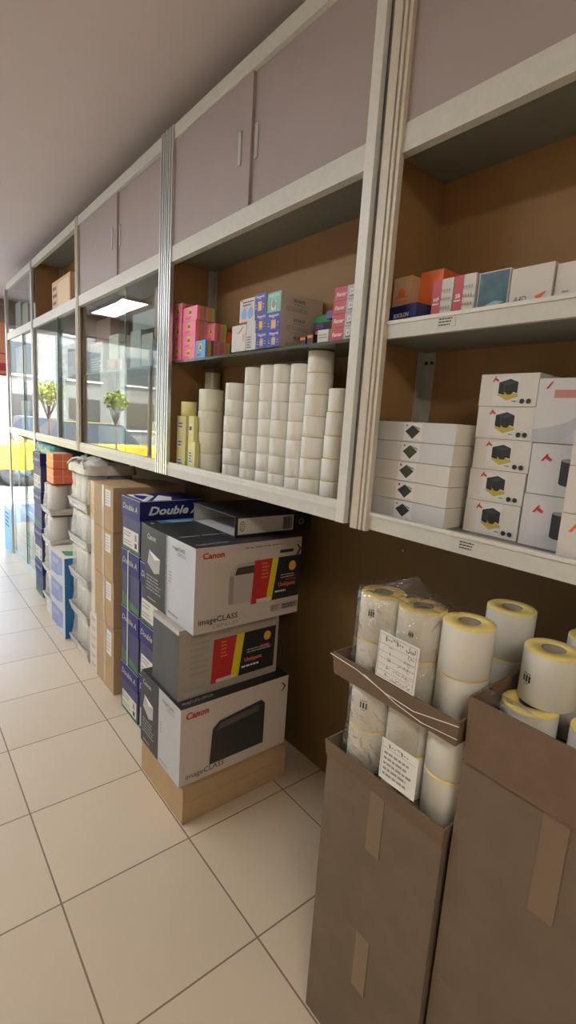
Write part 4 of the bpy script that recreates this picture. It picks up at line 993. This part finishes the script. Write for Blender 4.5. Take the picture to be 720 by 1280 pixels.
for v, a, b in ((.71,'\u0639\u0648\u0646','---'),(.57,'\u062f\u0627\u062f\u0639\u062a','\u06f1'),(.44,'\u0631\u062f \u062f\u0627\u062f\u0639\u062a','\u06f1\u06f8'),(.27,'\u0641\u062f\u0631 \u062f\u0627\u062f\u0639\u062a','\u06f5\u06f0\u06f0'),(.10,'\u06cc\u0644\u062e\u0627\u062f \u0632\u06a9\u0631\u0645','\u06f9\u06f0\u06f0\u06f0')):
    its += [('t','-Y',.93,v,.0095,a,BLACK,{'align':'R'}), ('t','-Y',.34,v,.010,b,BLACK,{'align':'C','bold':.015})]
prints(mb, DMC, [], .0003)
mbt = MB()
for v in mb.bm.verts: pass
tmp = MB(); tmp.box(-cw/2, cw/2, 0, .0006, 0, ch, LABELW); prints(tmp, DMC, its, .0004)
mb.bm.free(); mbt.bm.free()
o = tmp.done('label_card', T1, Vector((cx, cyy, cz-ch/2)) - C1); o.rotation_euler = (0, .02, 0); o['label'] = 'white card with a table of Persian writing'
# wrinkled cords of film along the tray front
mb = MB(); mb.tube([(-.165,-.157,.046),(-.08,-.160,.044),(0,-.161,.030),(.07,-.160,.026),(.165,-.158,.045)], .0009, LABELW, 6); mb.tube([(-.06,-.160,.043),(.03,-.162,.022),(.09,-.161,.014),(.165,-.158,.02)], .0008, LABELW, 6); mb.done('film_crease', T1)

T1b = near_tray(-.742,-.423,.768,1.068,.738,.040,'brown card tray of wrapped label rolls directly under the upper tray', .205, 8)
zt2 = .7435
for k,(x,y) in enumerate([(-.668,.828),(-.567,.835),(-.470,.842)]):
    big_roll(x, y, zt2, 'white label roll, lower layer, ' + names[k] + ' of the tray underneath', rz=.2*k)
    big_roll(x, y, zt2+RH+.0006, 'white label roll, upper layer, ' + names[k] + ' of the tray underneath', (-1.30,.060,.36,.012) if k == 0 else False, rz=0)
mb = MB(); tmp = MB(); tmp.box(-.045, .045, 0, .0006, 0, .09, LABELW); prints(tmp, (.09,0,.09), [('r','-Y',.05,.80,.95,.81,GREYP), ('t','-Y',.2,.84,.011,'\u06f1\u06f0\u06f0*\u06f1\u06f0\u06f0',BLACK,{'bold':.02,'width':.05}), ('l','-Y',.1,.1,.9,.75,5,GREYP), ('r','-Y',.04,.05,.05,.95,GREYP)], .0004)
mb.bm.free()
o = tmp.done('label_card', T1b, (.050, -.159, .055)); o['label'] = 'white printed card'
T2 = near_tray(-.407,-.075,.775,1.10,.926,.126,'brown card tray of label rolls at the right edge, partly unwrapped', .108, 14, film=False)
zt3 = .9315
for k,(x,y) in enumerate([(-.354,.884),(-.240,.90),(-.135,.905),(-.330,1.04),(-.228,1.04)]):
    big_roll(x, y, zt3, 'white label roll, lower layer of the right tray, ' + ['front left','front middle','front right','back left','back middle'][k], rz=.3*k)
big_roll(-.343, .918, zt3+RH+.0006, 'label roll with barcode and yellow top, frontmost at the right edge', (-2.0,.046,.34,.0105))
big_roll(-.318, 1.046, zt3+RH+.0006, 'label roll with yellow top half hidden behind the rightmost roll', rz=.5)
mb = MB(); tmp = []
for k in range(4):
    t = k/3; tmp.append([(-.155 + .10*q/5 + rnd.uniform(-.003,.003), -.158 + .03*t, .128 + .022*(1-abs(2*t-1))*(1-q/7) + rnd.uniform(-.003,.003)) for q in range(6)])
sheet(mb, tmp, FILM); mb.done('film_flap', T2)
# kraft cartons carrying the trays
DKRAFT = pm('dark_kraft_card', (.165, .118, .082), .8, 0, .1, 12, .05)
def kraft(x, y, z, label, rz=0):
    o = carton('kraft_carton', label, 'carton', x, y, z, DKRAFT, None, [('r','-Y',.0,.985,1,1,TRAYC)], 'dark kraft cartons under the label rolls', rz, .004)
    patch('tape', o, '-Y', .44, .6, .56, 1, pm('dark_tape',(.20,.14,.09),.3))
kraft((-.745,-.424), (.775,1.12), (.002,.372), 'dark kraft carton on the floor, lower of two under the left label trays')
kraft((-.742,-.424), (.772,1.12), (.373,.737), 'dark kraft carton, upper of two under the left label trays')
kraft((-.415,-.07), (.785,1.14), (.002,.462), 'dark kraft carton on the floor under the right label tray')
kraft((-.413,-.08), (.782,1.14), (.463,.924), 'dark kraft carton directly under the right label tray')

# ------------------------------------------------------------------ ceiling lights
GLT = 'ceiling panel lights'
LAMPW = pm('warm_lamp_diffuser', (1.0, .90, .74), .5, emit=18.5)
def ceiling_light(x, y, lab, w=1.15, d=.30, dm=None):
    root = empty('ceiling_light', (x, y, ZC), lab, 'light', GLT)
    mb = MB(); t = .02
    for a in ((-w/2-t, w/2+t, -d/2-t, -d/2), (-w/2-t, w/2+t, d/2, d/2+t), (-w/2-t, -w/2, -d/2, d/2), (w/2, w/2+t, -d/2, d/2)): mb.box(*a, -.035, 0, ALUW)
    mb.done('housing', root)
    mb = MB(); mb.box(-w/2, w/2, -d/2, d/2, -.03, -.022, dm or LAMP); mb.done('diffuser', root)
ceiling_light(-6.3, -.35, 'ceiling panel light nearest the shop front')
ceiling_light(-4.2, -.75, 'ceiling panel light above the far floor display case')
ceiling_light(-2.3, -.75, 'ceiling panel light above the brown cartons')
ceiling_light(1.35, -.75, 'warm ceiling panel light beyond the right shelf', dm=LAMPW)

# ------------------------------------------------------------------ street outside the shop front
def st(name, mb, lab=None): return struct(name, mb, lab)
st('ground_pavement', MB().box(-11.0, XF-.15, -14, 14, -.2, -.06, PAVE))
st('ground_road', MB().box(-22, -11.0, -20, 20, -.25, -.16, ASPH))
st('ground_far_pavement', MB().box(-26, -22, -20, 20, -.2, -.06, PAVE))
mb = MB(); mb.box(-32, -26, -20, 20, -.2, 9, STONE)
for zz in range(4):
    for k in range(-6, 7):
        y = k*2.9; mb.box(-26.05, -25.98, y-.75, y+.75, zz*2.3 + .7, zz*2.3 + 2.1, CARG)
        mb.box(-25.98, -25.9, y-.85, y+.85, zz*2.3 + .6, zz*2.3 + .7, WALLM)
o = mb.done('street_building', None); tag(o, 'pale stone building across the street with dark windows', 'building')
def car(x, y, paint, lab, rz=PI/2):
    root = empty('car', (x, y, -.16), lab, 'car', 'cars in the street', rz)
    mb = MB(); pr = [(-2.1,.35),(-2.1,.75),(-1.9,.88),(-1.1,.95),(1.2,.95),(2.0,.82),(2.15,.6),(2.15,.35)]
    L = [mb.bm.verts.new((p[0], -.82, p[1])) for p in pr]; R_ = [mb.bm.verts.new((p[0], .82, p[1])) for p in pr]
    i = mb.mi(paint); n = len(pr)
    for q in range(n): mb.bm.faces.new((L[q], L[(q+1)%n], R_[(q+1)%n], R_[q])).material_index = i
    mb.bm.faces.new(L[::-1]).material_index = i; mb.bm.faces.new(R_).material_index = i
    bmesh.ops.recalc_face_normals(mb.bm, faces=mb.bm.faces); mb.bevel(.06, 2); mb.done('body', root)
    mb = MB(); a = [(-1.25,.95),(-.85,1.40),(.45,1.42),(1.05,.95)]; b = .72
    L = [mb.bm.verts.new((p[0], -b + (.14 if p[1] > 1 else 0), p[1])) for p in a]; R_ = [mb.bm.verts.new((p[0], b - (.14 if p[1] > 1 else 0), p[1])) for p in a]
    for q in range(4): mb.bm.faces.new((L[q], L[(q+1)%4], R_[(q+1)%4], R_[q])).material_index = mb.mi(paint if q == 1 else CARG)
    mb.bm.faces.new(L[::-1]).material_index = mb.mi(CARG); mb.bm.faces.new(R_).material_index = mb.mi(CARG)
    bmesh.ops.recalc_face_normals(mb.bm, faces=mb.bm.faces); mb.done('cabin', root)
    for sx in (-1.3, 1.3):
        for sy in (-.72, .72):
            mb = MB(); mb.lathe([(.12,-.09),(.31,-.09),(.33,-.06),(.33,.06),(.31,.09),(.12,.09)], TYRE, 24, closed=True)
            w = mb.done('wheel', root, (sx, sy, .33)); w.rotation_euler = (PI/2, 0, 0)
            mb = MB(); mb.lathe([(.0005,-.05),(.12,-.05),(.12,.05),(.0005,.05)], SILVER, 16); mb.done('hub', w)
car(-12.4, -1.6, CARY, 'yellow taxi parked nearest the shop front')
car(-12.5, 3.4, CARY, 'yellow taxi parked behind the nearest taxi')
car(-12.4, -6.6, CARW, 'white car parked ahead of the nearest taxi')
car(-16.0, -1.5, CARW, 'white car passing in the road beyond the taxis')
def tree(x, y, lab, h=2.6, s=1):
    root = empty('street_tree', (x, y, -.06), lab, 'tree', 'street trees')
    mb = MB(); mb.tube([(0,0,0),(.01,.01,h*.5),(0,.01,h)], .02, BARK, 10)
    for k in range(6):
        a = k*PI/3; mb.tube([(0,.03,h*.85),(.2*math.cos(a),.2*math.sin(a),h+.25)], .008, BARK, 6)
    mb.done('trunk', root)
    mb = MB(); rnd = random.Random(s)
    for k in range(420):
        d = Vector((rnd.gauss(0,1), rnd.gauss(0,1), rnd.gauss(0,1))).normalized()*rnd.uniform(.08,.24)
        c = Vector((d.x, d.y, h+.22+d.z*.85)); u = Vector((rnd.gauss(0,1),rnd.gauss(0,1),rnd.gauss(0,1))).normalized()*.032; v = u.cross(Vector((rnd.gauss(0,1),rnd.gauss(0,1),rnd.gauss(0,1)))).normalized()*.025
        mb.poly([c-u, c+v, c+u, c-v], LEAF)
    mb.done('foliage', root)['kind'] = 'stuff'
tree(-9.6, -.35, 'small round yellow green street tree opposite the shop door', 1.62)
tree(-9.7, -1.55, 'small round yellow green street tree further along the pavement', 1.58, 4)
tree(-9.6, 2.6, 'small round yellow green street tree near the entrance side', 1.65, 7)

# ------------------------------------------------------------------ daylight
w = bpy.data.worlds.new('World'); SC.world = w; w.use_nodes = True
nt = w.node_tree; bg = nt.nodes['Background']
sky = nt.nodes.new('ShaderNodeTexSky'); sky.sky_type = 'NISHITA'; sky.sun_disc = False; sky.sun_elevation = math.radians(48); sky.sun_rotation = math.radians(120)
nt.links.new(sky.outputs[0], bg.inputs['Color']); bg.inputs['Strength'].default_value = 1.2
sl = bpy.data.lights.new('sun', 'SUN'); sl.energy = 13; sl.color = (1, .95, .86); sl.angle = math.radians(.6)
so = bpy.data.objects.new('sun', sl); COL.objects.link(so)
sd = Vector((-.55, .45, -1.0)).normalized()            # over the shop roof on to the far side of the street
so.rotation_euler = sd.to_track_quat('-Z', 'Y').to_euler()

# ------------------------------------------------------------------ camera
F = 620.0
d1 = Vector((-504, 142, -F)).normalized(); dn = Vector((-230, -3523, -F)); dn = (dn - d1*dn.dot(d1)).normalized()
Xc, Zc = -d1, -dn; Yc = Zc.cross(Xc)
Rm = Matrix((Xc, Yc, Zc))                              # camera space -> world space
cam = bpy.data.cameras.new('camera'); co = bpy.data.objects.new('camera', cam); COL.objects.link(co)
co.matrix_world = Matrix.Translation((0, 0, 1.5)) @ Rm.to_4x4()
cam.sensor_fit = 'VERTICAL'; cam.sensor_height = 36; cam.lens = 36*F/1280
cam.clip_start = .02; cam.clip_end = 200
SC.camera = co
SC.view_settings.view_transform = 'Standard'; SC.view_settings.look = 'None'; SC.view_settings.gamma = 1; SC.view_settings.use_curve_mapping = False
SC.view_settings.exposure = 0.85
SC.cycles.transparent_max_bounces = 24; SC.cycles.max_bounces = 10; SC.cycles.diffuse_bounces = 5; SC.cycles.glossy_bounces = 5
SC.cycles.sample_clamp_indirect = 8
